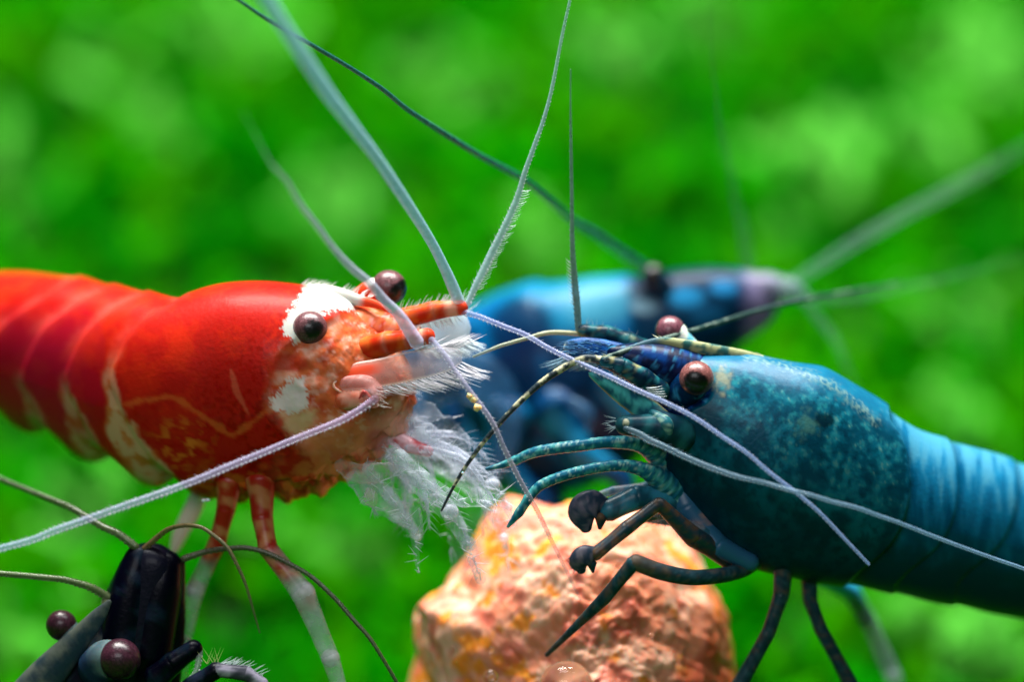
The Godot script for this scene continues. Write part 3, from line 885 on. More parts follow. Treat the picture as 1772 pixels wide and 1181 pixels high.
func blue_shrimp() -> void:
	var t := thing("blue_shrimp", "teal blue shrimp facing left with mottled shell, in front of the other blue one", "shrimp", at(1370, 1430, 0))
	var m0 := PackedVector2Array([Vector2(1538, 725), Vector2(1556, 755), Vector2(1566, 790), Vector2(1568, 850), Vector2(1556, 905), Vector2(1530, 950), Vector2(1480, 995), Vector2(1460, 1020)])
	var front := PackedVector2Array([Vector2(1110, 585), Vector2(1160, 600), Vector2(1205, 625), Vector2(1228, 655), Vector2(1222, 690), Vector2(1188, 712), Vector2(1172, 740), Vector2(1168, 770), Vector2(1140, 800)])
	var ridge := smooth_line(PackedVector2Array([Vector2(1290, 616), Vector2(1350, 632), Vector2(1410, 655), Vector2(1465, 690), Vector2(1510, 728)]))
	m0 = smooth_line(m0)
	front = smooth_line(front)
	var push := func(q: Vector2, _sa: float, _u: float) -> float:
		var d := 0.0
		for k in 3:
			var e: float = q.x - along(m0, q.y) - [0.0, 88.0, 196.0][k]
			d -= (8.0 if k == 0 else 4.0) * (ss(-3.0, 6.0, e) - ss(6.0, 85.0, e) * (0.5 if k == 0 else 1.0))
		var f := along(front, q.y) - q.x
		d -= 15.0 * ss(-3.0, 8.0, f)
		d += 7.0 * n_mid.get_noise_2dv(q * 1.1) * ss(0.0, 30.0, f)
		d += 3.0 * exp(-pow(near_line(ridge, q) / 9.0, 2.0))
		return d
	var paint := func(q: Vector2, sa: float, w: Vector3) -> Color:
		var big := n_mid.get_noise_3dv(w * 330.0)
		var mid := n_mid.get_noise_3dv(w * 1000.0 + Vector3(30, 0, 0))
		var fine := n_fine.get_noise_3dv(w * 560.0)
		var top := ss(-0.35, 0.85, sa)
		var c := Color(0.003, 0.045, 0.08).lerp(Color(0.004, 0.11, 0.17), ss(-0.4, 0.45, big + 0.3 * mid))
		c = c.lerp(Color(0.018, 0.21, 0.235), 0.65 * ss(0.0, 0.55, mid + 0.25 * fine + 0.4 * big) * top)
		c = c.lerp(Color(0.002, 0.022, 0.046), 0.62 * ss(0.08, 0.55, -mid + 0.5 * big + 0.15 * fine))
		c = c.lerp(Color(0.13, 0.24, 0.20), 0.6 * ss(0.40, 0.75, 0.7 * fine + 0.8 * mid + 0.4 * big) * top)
		c = c.lerp(Color(0.002, 0.015, 0.028), 0.8 * ss(0.1, -0.6, sa + 0.2 * big))  # dark underside: pigment, with shade painted into the colour too
		# blue along the back, pale broken line beneath it
		c = c.lerp(Color(0.006, 0.11, 0.21), 0.8 * ss(0.72, 0.93, sa + 0.05 * mid))
		c = c.lerp(Color(0.15, 0.26, 0.24), 0.75 * ss(13.0, 1.0, near_line(ridge, q) + 16.0 * mid) * ss(-0.3, 0.25, fine + mid))
		c = c.lerp(Color(0.24, 0.25, 0.17), 0.75 * ss(34.0, 0.0, Vector2((q.x - 1247.0) * 1.7, q.y - 655.0).length() + 26.0 * mid + 10.0 * fine))
		c = c.lerp(Color(0.002, 0.012, 0.02), 0.9 * ss(16.0, 9.0, Vector2((q.x - 1420.0) * 0.7, q.y - 726.0).length() + 4.0 * mid))
		c = c.lerp(Color(0.06, 0.19, 0.16), 0.6 * ss(24.0, 4.0, Vector2(q.x - 1385.0, q.y - 732.0).length() + 26.0 * mid))
		var e := q.x - along(m0, q.y)
		var tail := ss(-10.0, 14.0, e + 12.0 * mid)
		if e > -10.0:
			var streak := n_mid.get_noise_2d(q.x * 1.5, q.y * 0.35)
			var a := Color(0.003, 0.07, 0.16).lerp(Color(0.006, 0.17, 0.34), ss(-0.35, 0.5, 0.6 * streak + 0.6 * top - 0.25 + 0.25 * big))
			a = a.lerp(Color(0.06, 0.25, 0.36), 0.7 * ss(0.5, 0.95, sa + 0.7 * streak))
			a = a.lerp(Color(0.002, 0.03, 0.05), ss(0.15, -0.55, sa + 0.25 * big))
			for k in 3:
				a = a.lerp(Color(0.002, 0.03, 0.09), 0.45 * exp(-pow((e - [3.0, 91.0, 199.0][k]) / 6.0, 2.0)))
			c = c.lerp(a, tail)
		var f := along(front, q.y) - q.x
		var fc := Color(0.003, 0.012, 0.06).lerp(Color(0.006, 0.05, 0.22), ss(-0.1, 0.35, mid + 0.3 * big)).lerp(Color(0.03, 0.20, 0.34), 0.7 * ss(0.35, 0.55, mid + 0.3 * fine))
		c = c.lerp(fc, ss(-3.0, 5.0, f))
		c = c.lerp(Color(0.30, 0.36, 0.22), 0.5 * exp(-pow((f + 5.0) / 4.0, 2.0)) * ss(660.0, 600.0, q.y))
		c.a = 1.0
		return c
	var g := Geo.new()
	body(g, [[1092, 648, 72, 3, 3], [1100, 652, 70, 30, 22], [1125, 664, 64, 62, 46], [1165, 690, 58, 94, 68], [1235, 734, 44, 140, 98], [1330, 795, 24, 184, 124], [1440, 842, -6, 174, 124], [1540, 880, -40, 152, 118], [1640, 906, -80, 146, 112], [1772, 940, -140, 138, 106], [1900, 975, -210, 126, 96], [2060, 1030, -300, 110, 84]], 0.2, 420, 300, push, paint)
	tube(g, [[1190, 660, 60, 58], [1140, 636, 84, 44], [1095, 620, 100, 28], [1060, 610, 104, 12]], func(u, w):
		var k := n_mid.get_noise_3dv(w * 700.0)
		return Color(0.0015, 0.006, 0.03).lerp(Color(0.003, 0.03, 0.14), ss(-0.05, 0.35, k)).lerp(Color(0.02, 0.14, 0.26), 0.8 * ss(0.18, 0.4, n_mid.get_noise_3dv(w * 1500.0))), 32, 0.0, 0.0, 3.0)
	part(g, "body", M.dark_shell, t)

	# rostrum: cream ridge, toothed above and below
	g = Geo.new()
	tube(g, [[1345, 634, 50, 5], [1300, 620, 62, 10], [1240, 608, 76, 11], [1180, 597, 88, 10], [1141, 592, 96, 8], [1100, 602, 112, 7], [1062, 617, 124, 6], [1034, 628, 130, 4]], func(u, w):
		var k := n_mid.get_noise_3dv(w * 700.0)
		var c := Color(0.28, 0.30, 0.15).lerp(Color(0.02, 0.09, 0.08), ss(-0.05, 0.25, k))
		return c.lerp(Color(0.04, 0.09, 0.12), ss(0.60, 0.68, u)), 14, 0.0, 0.0, 3.0, 0.6)
	for k in 17:
		var u := k / 16.0
		g.hair(at(lerpf(1141, 1320, u), lerpf(586, 617, u) + 1, lerpf(97, 60, u)), Vector3(-0.022, 0.012, 0.0), Vector3(-0.004, 0.004, 0), 0.006, Color(0.40, 0.42, 0.30))
	for k in 9:
		var u := k / 8.0
		g.hair(at(lerpf(1120, 1050, u), lerpf(602, 627, u), lerpf(112, 130, u)), Vector3(rng.randf_range(-0.004, 0.012), -0.035, 0.012), Vector3(0.006, 0, 0), 0.0045, Color(0.62, 0.70, 0.72))
	part(g, "rostrum", M.dark_shell, t)

	var tint := Color(0.21, 0.075, 0.07)
	eye(t, [[1160, 690, 90, 24], [1184, 676, 112, 28], [1200, 662, 126, 28]], [1205, 655, 142], 29.5, Vector3(-0.08, -0.30, 1.0), tint, func(u, w): return Color(0.002, 0.012, 0.05).lerp(Color(0.02, 0.15, 0.28), ss(0.05, 0.4, n_mid.get_noise_3dv(w * 900.0) + 0.35 * ss(0.9, 1.0, u) - 0.1)), "reddish near eye with black centre", 0.70)
	eye(t, [[1200, 605, 30, 14], [1180, 590, 30, 19], [1168, 578, 30, 22]], [1159, 573, 30], 26.0, Vector3(-0.8, 0.1, -0.5), Color(0.16, 0.055, 0.075), func(u, w): return Color(0.10, 0.34, 0.42).lerp(Color(0.62, 0.66, 0.58), ss(-0.1, 0.2, n_mid.get_noise_3dv(w * 500.0) + 0.6 * ss(0.4, 0.9, u) - 0.2)), "far eye half hidden behind the rostrum")

	# antennules
	var band := func(u, w): 
		var k := n_mid.get_noise_3dv(w * 1100.0)
		var c := Color(0.003, 0.014, 0.028).lerp(Color(0.012, 0.11, 0.13), ss(-0.1, 0.45, k))
		return c.lerp(Color(0.30, 0.27, 0.10), 0.85 * ss(0.2, 0.45, n_mid.get_noise_3dv(w * 620.0 + Vector3(50, 9, 0))))
	g = Geo.new()
	limb(g, [[1142, 678, 118, 20], [1110, 655, 138, 20], [1076, 635, 148, 16], [1046, 626, 152, 12]], band)
	for k in 5:      # comb at the base of the first segment
		g.hair(at(1118 + 2.0 * k, 672 + 3.0 * k, 152), Vector3(0.055, -0.004 - 0.003 * k, 0.02), Vector3(0.0, 0.012, 0), 0.0026, Color(0.55, 0.62, 0.66))
	for k in 60:
		var u := rng.randf()
		g.hair(at(lerpf(1136, 1050, u) + rng.randf_range(-6, 6), lerpf(668, 622, u) + rng.randf_range(-10, 10), lerpf(136, 154, u) + 8), Vector3(rng.randf_range(-0.03, -0.01), rng.randf_range(-0.012, 0.012), 0.008), Vector3.ZERO, 0.0016, Color(0.34, 0.36, 0.28).lerp(Color(0.05, 0.2, 0.25), rng.randf()))
	for k in 16:
		var u := rng.randf()
		g.hair(at(lerpf(1108, 1060, u), lerpf(668, 644, u), 146), Vector3(rng.randf_range(-0.01, 0.01), -0.03, 0.01), Vector3.ZERO, 0.002, Color(0.45, 0.45, 0.3))
	var an := part(g, "antennule", M.dark_shell, t)
	g = Geo.new()
	limb(g, [[1118, 608, 40, 20], [1084, 592, 48, 18], [1050, 579, 56, 16], [1008, 573, 62, 12]], band)
	for k in 26:
		var u := rng.randf()
		g.hair(at(lerpf(1105, 1010, u), lerpf(592, 564, u), 50), Vector3(rng.randf_range(-0.01, 0.02), rng.randf_range(0.015, 0.04), 0.0), Vector3.ZERO, 0.002, Color(0.25, 0.35, 0.4))
	var an2 := part(g, "antennule", M.dark_shell, t)
	var up := whip(an2, [[1001, 570, 60, 8.5], [997, 530, 62, 9], [993, 470, 66, 8], [991, 400, 70, 5.5], [989, 280, 76, 4], [987, 120, 84, 2]], 9.0, 0.16, Color(0.10, 0.17, 0.16), Color(0.12, 0.30, 0.16), 0.95, 0.45)
	g = Geo.new()
	for s in up.size():
		var y := flat(up[s][0]).y
		if y < 530 and y > 455 and s % 4 == 0:
			g.hair(up[s][0] + Vector3(-up[s][1] * 0.8, 0, 0), Vector3(-0.02, 0.012, 0), Vector3(0, 0.006, 0), 0.0025, Color(0.55, 0.65, 0.65, 0.9))
	part(g, "bristle_row", M.hair, an2)
	whip(an2, [[1002, 578, 60, 6.5], [965, 576, 66, 6], [915, 584, 74, 5.2], [865, 599, 80, 4.5], [820, 618, 86, 3]], 9.0, 0.12, Color(0.42, 0.40, 0.22), Color(0.30, 0.36, 0.30), 0.97, 0.75)
	banded(an, [[1044, 624, 150, 7], [1008, 621, 152, 6.5], [970, 640, 154, 6], [930, 668, 156, 5.2], [880, 716, 158, 4.6], [835, 768, 158, 3.8], [795, 825, 156, 3.2], [764, 884, 154, 2]], Color(0.42, 0.40, 0.26), Color(0.02, 0.035, 0.04))
	banded(an, [[1050, 618, 140, 4], [1130, 592, 90, 4.2], [1230, 563, -10, 4.2], [1330, 533, -110, 4], [1450, 508, -230, 3.4], [1560, 490, -340, 2]], Color(0.10, 0.14, 0.12), Color(0.02, 0.05, 0.045))

	# antenna scales
	g = Geo.new()
	var ed := blade(g, [[1162, 742, 110, 16], [1135, 722, 136, 21], [1095, 694, 146, 20], [1055, 668, 150, 14], [1018, 645, 150, 4]], Vector3(-0.1, 0.2, 1), 7.0, func(u, e, w):
		var k := n_mid.get_noise_3dv(w * 560.0)
		var c := Color(0.008, 0.07, 0.11).lerp(Color(0.05, 0.30, 0.30), ss(-0.15, 0.35, k + 0.2 * n_fine.get_noise_3dv(w * 500.0)))
		c = c.lerp(Color(0.30, 0.42, 0.34), 0.7 * ss(0.35, 0.05, u))
		c = c.lerp(Color(0.35, 0.28, 0.10), 0.9 * ss(0.90, 0.98, absf(e)))
		return c)
	part(g, "antenna_scale", M.dark_shell, t)
	g = Geo.new()
	ed = blade(g, [[1090, 612, 70, 14], [1040, 604, 80, 18], [1000, 602, 86, 18], [974, 604, 88, 10]], Vector3(0, 0.35, 1), 6.0, func(u, e, w): return Color(0.003, 0.04, 0.17).lerp(Color(0.01, 0.12, 0.36), ss(-0.2, 0.3, n_mid.get_noise_3dv(w * 600.0))).lerp(Color(0.002, 0.02, 0.10), 0.6 * (0.5 + 0.5 * sin(e * 34.0 + 9.0 * u))).lerp(Color(0.30, 0.32, 0.2), 0.8 * ss(0.90, 0.98, u)))
	for k in 150:      # fine down lying along the scale
		var e: Array = ed[rng.randi_range(1, ed.size() - 2)]
		var b: Vector3 = e[0].lerp(e[1], rng.randf_range(0.1, 0.9)) + Vector3(0, 0, 0.013)
		g.hair(b, Vector3(-0.04, rng.randf_range(-0.006, 0.012), 0.004) * rng.randf_range(0.5, 1.2), Vector3(0, -0.006, 0), 0.0017, Color(0.01, 0.03, 0.10).lerp(Color(0.10, 0.30, 0.55), rng.randf()))
	var sc := part(g, "antenna_scale", M.dark_shell, t)
	g = Geo.new()
	for s in 220:
		var u := rng.randf_range(0.35, 1.0)
		var e: Array = ed[clampi(int(u * (ed.size() - 1)), 0, ed.size() - 1)]
		var b: Vector3 = e[0] if e[0].y < e[1].y else e[1]
		g.hair(b, Vector3(-0.05, -0.045, 0.0) * rng.randf_range(0.7, 1.3) + Vector3(rng.randf_range(-0.02, 0.02), 0, rng.randf_range(-0.02, 0.02)), Vector3(-0.025, 0.012, 0), 0.0024, Color(0.25, 0.42, 0.55, 0.6))
	part(g, "bristle_fringe", M.hair, sc)

	# big antenna
	g = Geo.new()
	var dark := func(u, w): return Color(0.006, 0.03, 0.05).lerp(Color(0.015, 0.10, 0.12), ss(-0.1, 0.35, n_mid.get_noise_3dv(w * 500.0)))
	limb(g, [[1178, 752, 110, 34], [1142, 740, 140, 29], [1078, 736, 150, 17]], dark)
	tube(g, [[1128, 716, 146, 8], [1150, 734, 156, 14], [1156, 748, 156, 9]], func(u, w): return Color(0.01, 0.09, 0.11).lerp(Color(0.20, 0.32, 0.26), ss(0.0, 0.3, n_mid.get_noise_3dv(w * 1300.0))), 12, 0.0, 0.0, 3.0)
	for k in 12:
		g.hair(at(1064 + rng.randf_range(-2, 6), 736 + rng.randf_range(-14, 10), 152), Vector3(rng.randf_range(-0.05, -0.025), rng.randf_range(-0.02, 0.02), 0.0), Vector3.ZERO, 0.0016, Color(0.45, 0.6, 0.7))
	var ant := part(g, "antenna", M.dark_shell, t, "long pale ringed antenna trailing back along the flank")
	g = Geo.new()
	ball(g, at(1083, 733, 164), Vector3(0.012, 0.016, 0.012), func(_d, w): return Color(0.36, 0.36, 0.26).lerp(Color(0.03, 0.06, 0.07), ss(0.0, 0.3, n_mid.get_noise_3dv(w * 1800.0))), Vector3(0, 0, 1), 14, 16)
	part(g, "joint", M.dark_shell, ant)
	whip(ant, [[1082, 742, 168, 10], [1105, 752, 174, 11.5], [1150, 772, 188, 10.5], [1230, 808, 208, 9], [1320, 836, 222, 7.8], [1400, 857, 226, 7], [1480, 880, 220, 6.6], [1560, 908, 206, 6.2], [1680, 952, 180, 5.8], [1772, 986, 158, 5.4], [1920, 1040, 120, 4]], 8.0, 0.20, Color(0.10, 0.19, 0.26), Color(0.28, 0.46, 0.70), 0.5, 0.5)

	# forelimbs
	var teal := func(u, w): return Color(0.006, 0.10, 0.17).lerp(Color(0.05, 0.27, 0.28), ss(-0.1, 0.25, n_mid.get_noise_3dv(w * 1300.0))).lerp(Color(0.30, 0.45, 0.42), 0.7 * ss(0.22, 0.4, n_mid.get_noise_3dv(w * 1900.0)))
	g = Geo.new()
	tube(g, [[1185, 830, 20, 40], [1120, 775, 84, 17], [1060, 766, 100, 11], [1000, 772, 108, 10.5], [930, 782, 104, 9.5], [893, 797, 96, 8]], teal, 16, 11.0, 0.09)
	limb(g, [[893, 797, 96, 9], [868, 806, 92, 6], [842, 812, 90, 3]], teal)
	part(g, "feeding_limb", M.dark_shell, t)
	g = Geo.new()
	tube(g, [[1190, 870, 30, 40], [1130, 822, 90, 17], [1075, 806, 108, 10.5], [1000, 817, 120, 9.5], [940, 838, 120, 9], [915, 862, 118, 8]], teal, 16, 11.0, 0.09)
	limb(g, [[915, 862, 118, 9], [898, 888, 116, 8.5], [879, 912, 112, 3]], teal)
	part(g, "feeding_limb", M.dark_shell, t)
	var smoke := func(u, w): return Color(0.010, 0.034, 0.05, 0.95).lerp(Color(0.10, 0.055, 0.035, 0.82), ss(-0.1, 0.3, n_mid.get_noise_3dv(w * 1100.0)))
	g = Geo.new()
	limb(g, [[1260, 965, 50, 20], [1200, 930, 100, 18], [1140, 872, 140, 12], [1085, 914, 152, 12.5], [1030, 960, 158, 12]], smoke)
	var l3 := part(g, "foreleg", M.glass, t)
	g = Geo.new()
	tube(g, [[1030, 956, 158, 10], [1014, 962, 162, 19], [1003, 974, 162, 19], [1006, 988, 160, 8]], func(_u, w): return Color(0.016, 0.03, 0.05).lerp(Color(0.09, 0.08, 0.10), ss(-0.1, 0.35, n_mid.get_noise_3dv(w * 1100.0))), 18, 0.0, 0.0, 3.0, 0.6)
	for k in 26:
		g.hair(at(1003 + rng.randf_range(-14, 12), 974 + rng.randf_range(-14, 16), 165), Vector3(rng.randf_range(-0.03, 0.0), rng.randf_range(-0.02, 0.012), 0.006), Vector3.ZERO, 0.002, Color(0.08, 0.08, 0.10))
	limb(g, [[1024, 976, 158, 9], [1026, 990, 156, 3]], smoke)
	part(g, "claw", M.dark_shell, l3)
	g = Geo.new()
	limb(g, [[1210, 905, 30, 26], [1150, 860, 70, 18], [1100, 862, 84, 22], [1052, 884, 92, 20]], func(u, w): return Color(0.01, 0.07, 0.11, 0.97).lerp(Color(0.03, 0.22, 0.34, 0.9), ss(0.0, 0.35, n_mid.get_noise_3dv(w * 450.0))))
	l3 = part(g, "foreleg", M.glass, t)
	g = Geo.new()
	tube(g, [[1046, 872, 96, 12], [1026, 872, 98, 25], [1009, 888, 98, 27], [1014, 914, 96, 11]], func(_u, w): return Color(0.02, 0.038, 0.07).lerp(Color(0.10, 0.09, 0.13), ss(-0.1, 0.35, n_mid.get_noise_3dv(w * 900.0))), 18, 0.0, 0.0, 3.0, 0.6)
	for k in 30:
		g.hair(at(1006 + rng.randf_range(-16, 14), 890 + rng.randf_range(-18, 20), 104), Vector3(rng.randf_range(-0.04, 0.0), rng.randf_range(-0.03, 0.012), 0.006), Vector3.ZERO, 0.002, Color(0.08, 0.08, 0.11))
	limb(g, [[1040, 896, 98, 12], [1038, 914, 96, 4]], smoke)
	part(g, "claw", M.dark_shell, l3)
	for rows in [[[1170, 830, 20, 18], [1110, 846, 50, 10], [1060, 850, 60, 8], [1010, 866, 62, 5]], [[1210, 900, 40, 16], [1150, 900, 40, 10], [1105, 896, 30, 8], [1060, 930, 20, 4]], [[1235, 930, 70, 15], [1190, 910, 96, 10], [1150, 892, 104, 8], [1112, 900, 100, 4]]]:
		g = Geo.new()
		limb(g, rows, func(u, w): return Color(0.02, 0.10, 0.16, 0.9).lerp(Color(0.28, 0.30, 0.36, 0.5), ss(-0.1, 0.35, n_mid.get_noise_3dv(w * 700.0) + 0.3 * u - 0.1)))
		for k in 10:
			var u := rng.randf()
			g.hair(at(lerpf(rows[1][0], rows[3][0], u), lerpf(rows[1][1], rows[3][1], u), lerpf(rows[1][2], rows[3][2], u)), Vector3(rng.randf_range(-0.03, 0.0), rng.randf_range(-0.03, 0.02), 0.01), Vector3.ZERO, 0.002, Color(0.3, 0.4, 0.5, 0.6))
		part(g, "mouth_limb", M.glass, t)
	# gill-side limbs tucked under the shell
	g = Geo.new()
	limb(g, [[1160, 800, 40, 30], [1190, 880, 60, 26], [1240, 945, 70, 22], [1300, 975, 60, 16]], func(u, w): return Color(0.02, 0.10, 0.20, 0.97).lerp(Color(0.40, 0.22, 0.18, 0.8), ss(0.1, 0.4, n_mid.get_noise_3dv(w * 380.0))))
	part(g, "jaw_limb", M.glass, t)
	# walking legs
	var slate := func(u, w): return Color(0.008, 0.032, 0.045).lerp(Color(0.025, 0.07, 0.09), ss(-0.2, 0.5, n_mid.get_noise_3dv(w * 1500.0))).lerp(Color(0.16, 0.09, 0.05), 0.4 * ss(0.0, 0.5, n_mid.get_noise_3dv(w * 1100.0 + Vector3(0, 40, 0))) + 0.3 * ss(0.7, 1.0, u))
	g = Geo.new()
	tube(g, [[1320, 955, 20, 18], [1280, 988, 60, 14], [1210, 1000, 120, 13.5], [1150, 992, 150, 14.5], [1098, 973, 172, 14]], slate, 18)
	limb(g, [[1096, 975, 172, 13], [1046, 1036, 140, 11.5], [946, 1134, 44, 4]], slate)
	part(g, "leg", M.dark_shell, t)
	for rows in [[[1356, 970, 20, 20], [1352, 1030, 25, 14], [1330, 1095, 25, 12.5], [1278, 1190, 20, 15], [1220, 1426, 0, 9]], [[1398, 970, -20, 18], [1402, 1040, -25, 13], [1420, 1090, -25, 12], [1475, 1190, -30, 13], [1530, 1426, -40, 8]]]:
		g = Geo.new()
		limb(g, rows, slate)
		part(g, "leg", M.dark_shell, t)
	g = Geo.new()
	limb(g, [[1400, 985, -200, 20], [1470, 1022, -260, 18], [1500, 1070, -290, 15], [1545, 1170, -310, 15], [1600, 1400, -330, 8]], func(u, w): return Color(0.03, 0.40, 0.70, 0.95).lerp(Color(0.05, 0.14, 0.12, 0.75), ss(0.2, 0.4, u)).lerp(Color(0.3, 0.4, 0.4, 0.35), ss(0.45, 0.6, u)))
	part(g, "leg", M.glass, t)


func banded(parent: Node3D, rows: Array, pale: Color, dark: Color) -> void:
	var g := Geo.new()
	tube(g, rows, func(u, w):
		var c := pale.lerp(dark, ss(-0.12, 0.12, n_mid.get_noise_3dv(w * 900.0) + 0.25 * ss(0.1, 0.5, u)))
		c.a = 1.0
		return c, 12, 8.0, 0.12)
	part(g, "whip", M.dark_shell, parent)


# ---------------------------------------------------------------- rear blue shrimp

func rear_shrimp() -> void:
	var t := thing("rear_blue_shrimp", "blurred blue shrimp facing right, behind the nose to nose pair", "shrimp", at(960, 1430, -480))
	var paint := func(q: Vector2, sa: float, w: Vector3) -> Color:
		var big := n_mid.get_noise_3dv(w * 170.0 + Vector3(11, 3, 0))
		var c := Color(0.002, 0.02, 0.07).lerp(Color(0.004, 0.10, 0.26), ss(-0.1, 0.35, big + 0.2 * sa))
		c = c.lerp(Color(0.003, 0.13, 0.25), 0.95 * ss(150.0, 80.0, Vector2((q.x - 985.0) * 0.95, (q.y - 515.0) * 1.9).length() + 30.0 * big))
		c = c.lerp(Color(0.035, 0.19, 0.28), 0.85 * ss(75.0, 30.0, Vector2((q.x - 1045.0) * 0.8, (q.y - 520.0) * 1.3).length() + 20.0 * big))
		c = c.lerp(Color(0.002, 0.014, 0.05), 0.9 * ss(75.0, 45.0, Vector2(q.x - 900.0, (q.y - 565.0) * 1.1).length() + 12.0 * big))
		c = c.lerp(Color(0.003, 0.014, 0.035), 0.92 * ss(1085.0, 1110.0, q.x) * ss(1330.0, 1280.0, q.x))
		for e in [[1200, 512, 34, 0.01, 0.17, 0.36], [1268, 494, 26, 0.01, 0.15, 0.34], [1125, 528, 26, 0.16, 0.28, 0.36], [1240, 545, 34, 0.005, 0.08, 0.18]]:
			c = c.lerp(Color(e[3], e[4], e[5]), 0.85 * ss(e[2], e[2] * 0.5, Vector2((q.x - e[0]) * 0.8, (q.y - e[1]) * 1.4).length()))
		c = c.lerp(Color(0.13, 0.11, 0.20), ss(1290.0, 1330.0, q.x))
		c.a = 1.0
		return c
	var g := Geo.new()
	body(g, [[610, 640, -1300, 60, 50], [670, 660, -1080, 90, 70], [740, 680, -850, 125, 90], [820, 690, -660, 160, 115], [910, 680, -540, 190, 130], [1000, 655, -495, 192, 125], [1090, 605, -480, 150, 100], [1180, 558, -470, 100, 70], [1260, 532, -466, 74, 54], [1320, 520, -462, 46, 36], [1352, 512, -460, 6, 6]], 0.15, 160, 100, func(q, sa, _u): return -4.0 * ss(1095.0, 1110.0, q.x) * ss(1200.0, 1120.0, q.x), paint)
	part(g, "body", M.dark_shell, t)
	var deep := func(u, w): return Color(0.002, 0.03, 0.10).lerp(Color(0.008, 0.15, 0.30), ss(-0.1, 0.3, n_mid.get_noise_3dv(w * 200.0)))
	for rows in [[[800, 720, -520, 40], [850, 800, -480, 26], [960, 860, -460, 18], [980, 1100, -460, 14], [1000, 1428, -450, 8]], [[880, 720, -400, 46], [870, 800, -380, 24], [940, 870, -380, 18], [930, 1428, -400, 8]], [[960, 700, -400, 46], [1000, 780, -390, 30], [1080, 830, -390, 20], [1100, 1428, -400, 8]], [[1040, 660, -410, 40], [1090, 720, -410, 24], [1180, 760, -420, 18], [1240, 1428, -430, 8]]]:
		g = Geo.new()
		limb(g, rows, deep)
		part(g, "leg", M.dark_shell, t)
	for rows in [[[740, 690, -330, 20], [800, 650, -320, 46], [860, 680, -320, 40], [900, 730, -330, 10]], [[690, 660, -340, 12], [730, 720, -330, 36], [720, 790, -330, 40], [700, 850, -340, 10]], [[850, 690, -300, 10], [880, 730, -300, 22], [870, 790, -300, 18], [850, 840, -300, 4]], [[980, 690, -310, 8], [1015, 715, -305, 14], [1020, 745, -305, 4]]]:
		g = Geo.new()
		blade(g, rows, Vector3(0.2, 0.2, 1), 10.0, func(_u, _e, w): return Color(0.02, 0.10, 0.22, clampf(0.4 + 0.6 * n_mid.get_noise_3dv(w * 160.0), 0.1, 0.85)))
		part(g, "swimmeret", M.glass, t)
	eye(t, [[1150, 500, -420, 18], [1136, 486, -410, 24]], [1130, 478, -405], 22.0, Vector3(0.4, 0.5, 1), Color(0.02, 0.02, 0.05), func(_u, _w): return Color(0.01, 0.03, 0.06))
	g = Geo.new()
	limb(g, [[1290, 500, -460, 34], [1330, 500, -455, 30], [1370, 502, -450, 22], [1392, 514, -445, 12]], func(u, _w): return Color(0.16, 0.14, 0.24, 0.7).lerp(Color(0.16, 0.25, 0.27, 0.3), ss(0.2, 0.8, u)))
	var an := part(g, "antennule", M.glass, t)
	var pale := Color(0.13, 0.24, 0.25)
	for w in [[[[1296, 470, -455, 17], [1283, 390, -430, 15], [1268, 320, -380, 11], [1245, 210, -250, 7], [1232, 100, -140, 4], [1226, -30, -60, 3]], 0.75, 0.5], [[[1360, 495, -450, 14], [1430, 450, -480, 17], [1520, 395, -520, 19], [1640, 330, -600, 18], [1820, 225, -700, 14]], 0.7, 0.5], [[[1385, 512, -450, 14], [1425, 560, -440, 13], [1460, 620, -430, 11], [1492, 690, -430, 6]], 0.7, 0.35], [[[1380, 520, -450, 10], [1480, 515, -460, 9], [1620, 485, -480, 7], [1800, 440, -500, 5]], 0.5, 0.3]]:
		whip(an, w[0], 14.0, 0.06, pale, Color(0.12, 0.24, 0.18), w[1] * 0.2, w[2] * 0.08)
	whip(t, [[1112, 462, -430, 11], [1060, 425, -360, 10], [990, 380, -260, 9], [900, 308, -130, 8], [760, 226, 20, 7], [660, 152, 100, 6.2], [560, 88, 170, 5.5], [470, 40, 215, 5], [380, -20, 250, 4]], 8.0, 0.12, Color(0.02, 0.10, 0.12), Color(0.015, 0.09, 0.08), 0.85, 0.95, "antenna")


# ---------------------------------------------------------------- black shrimp

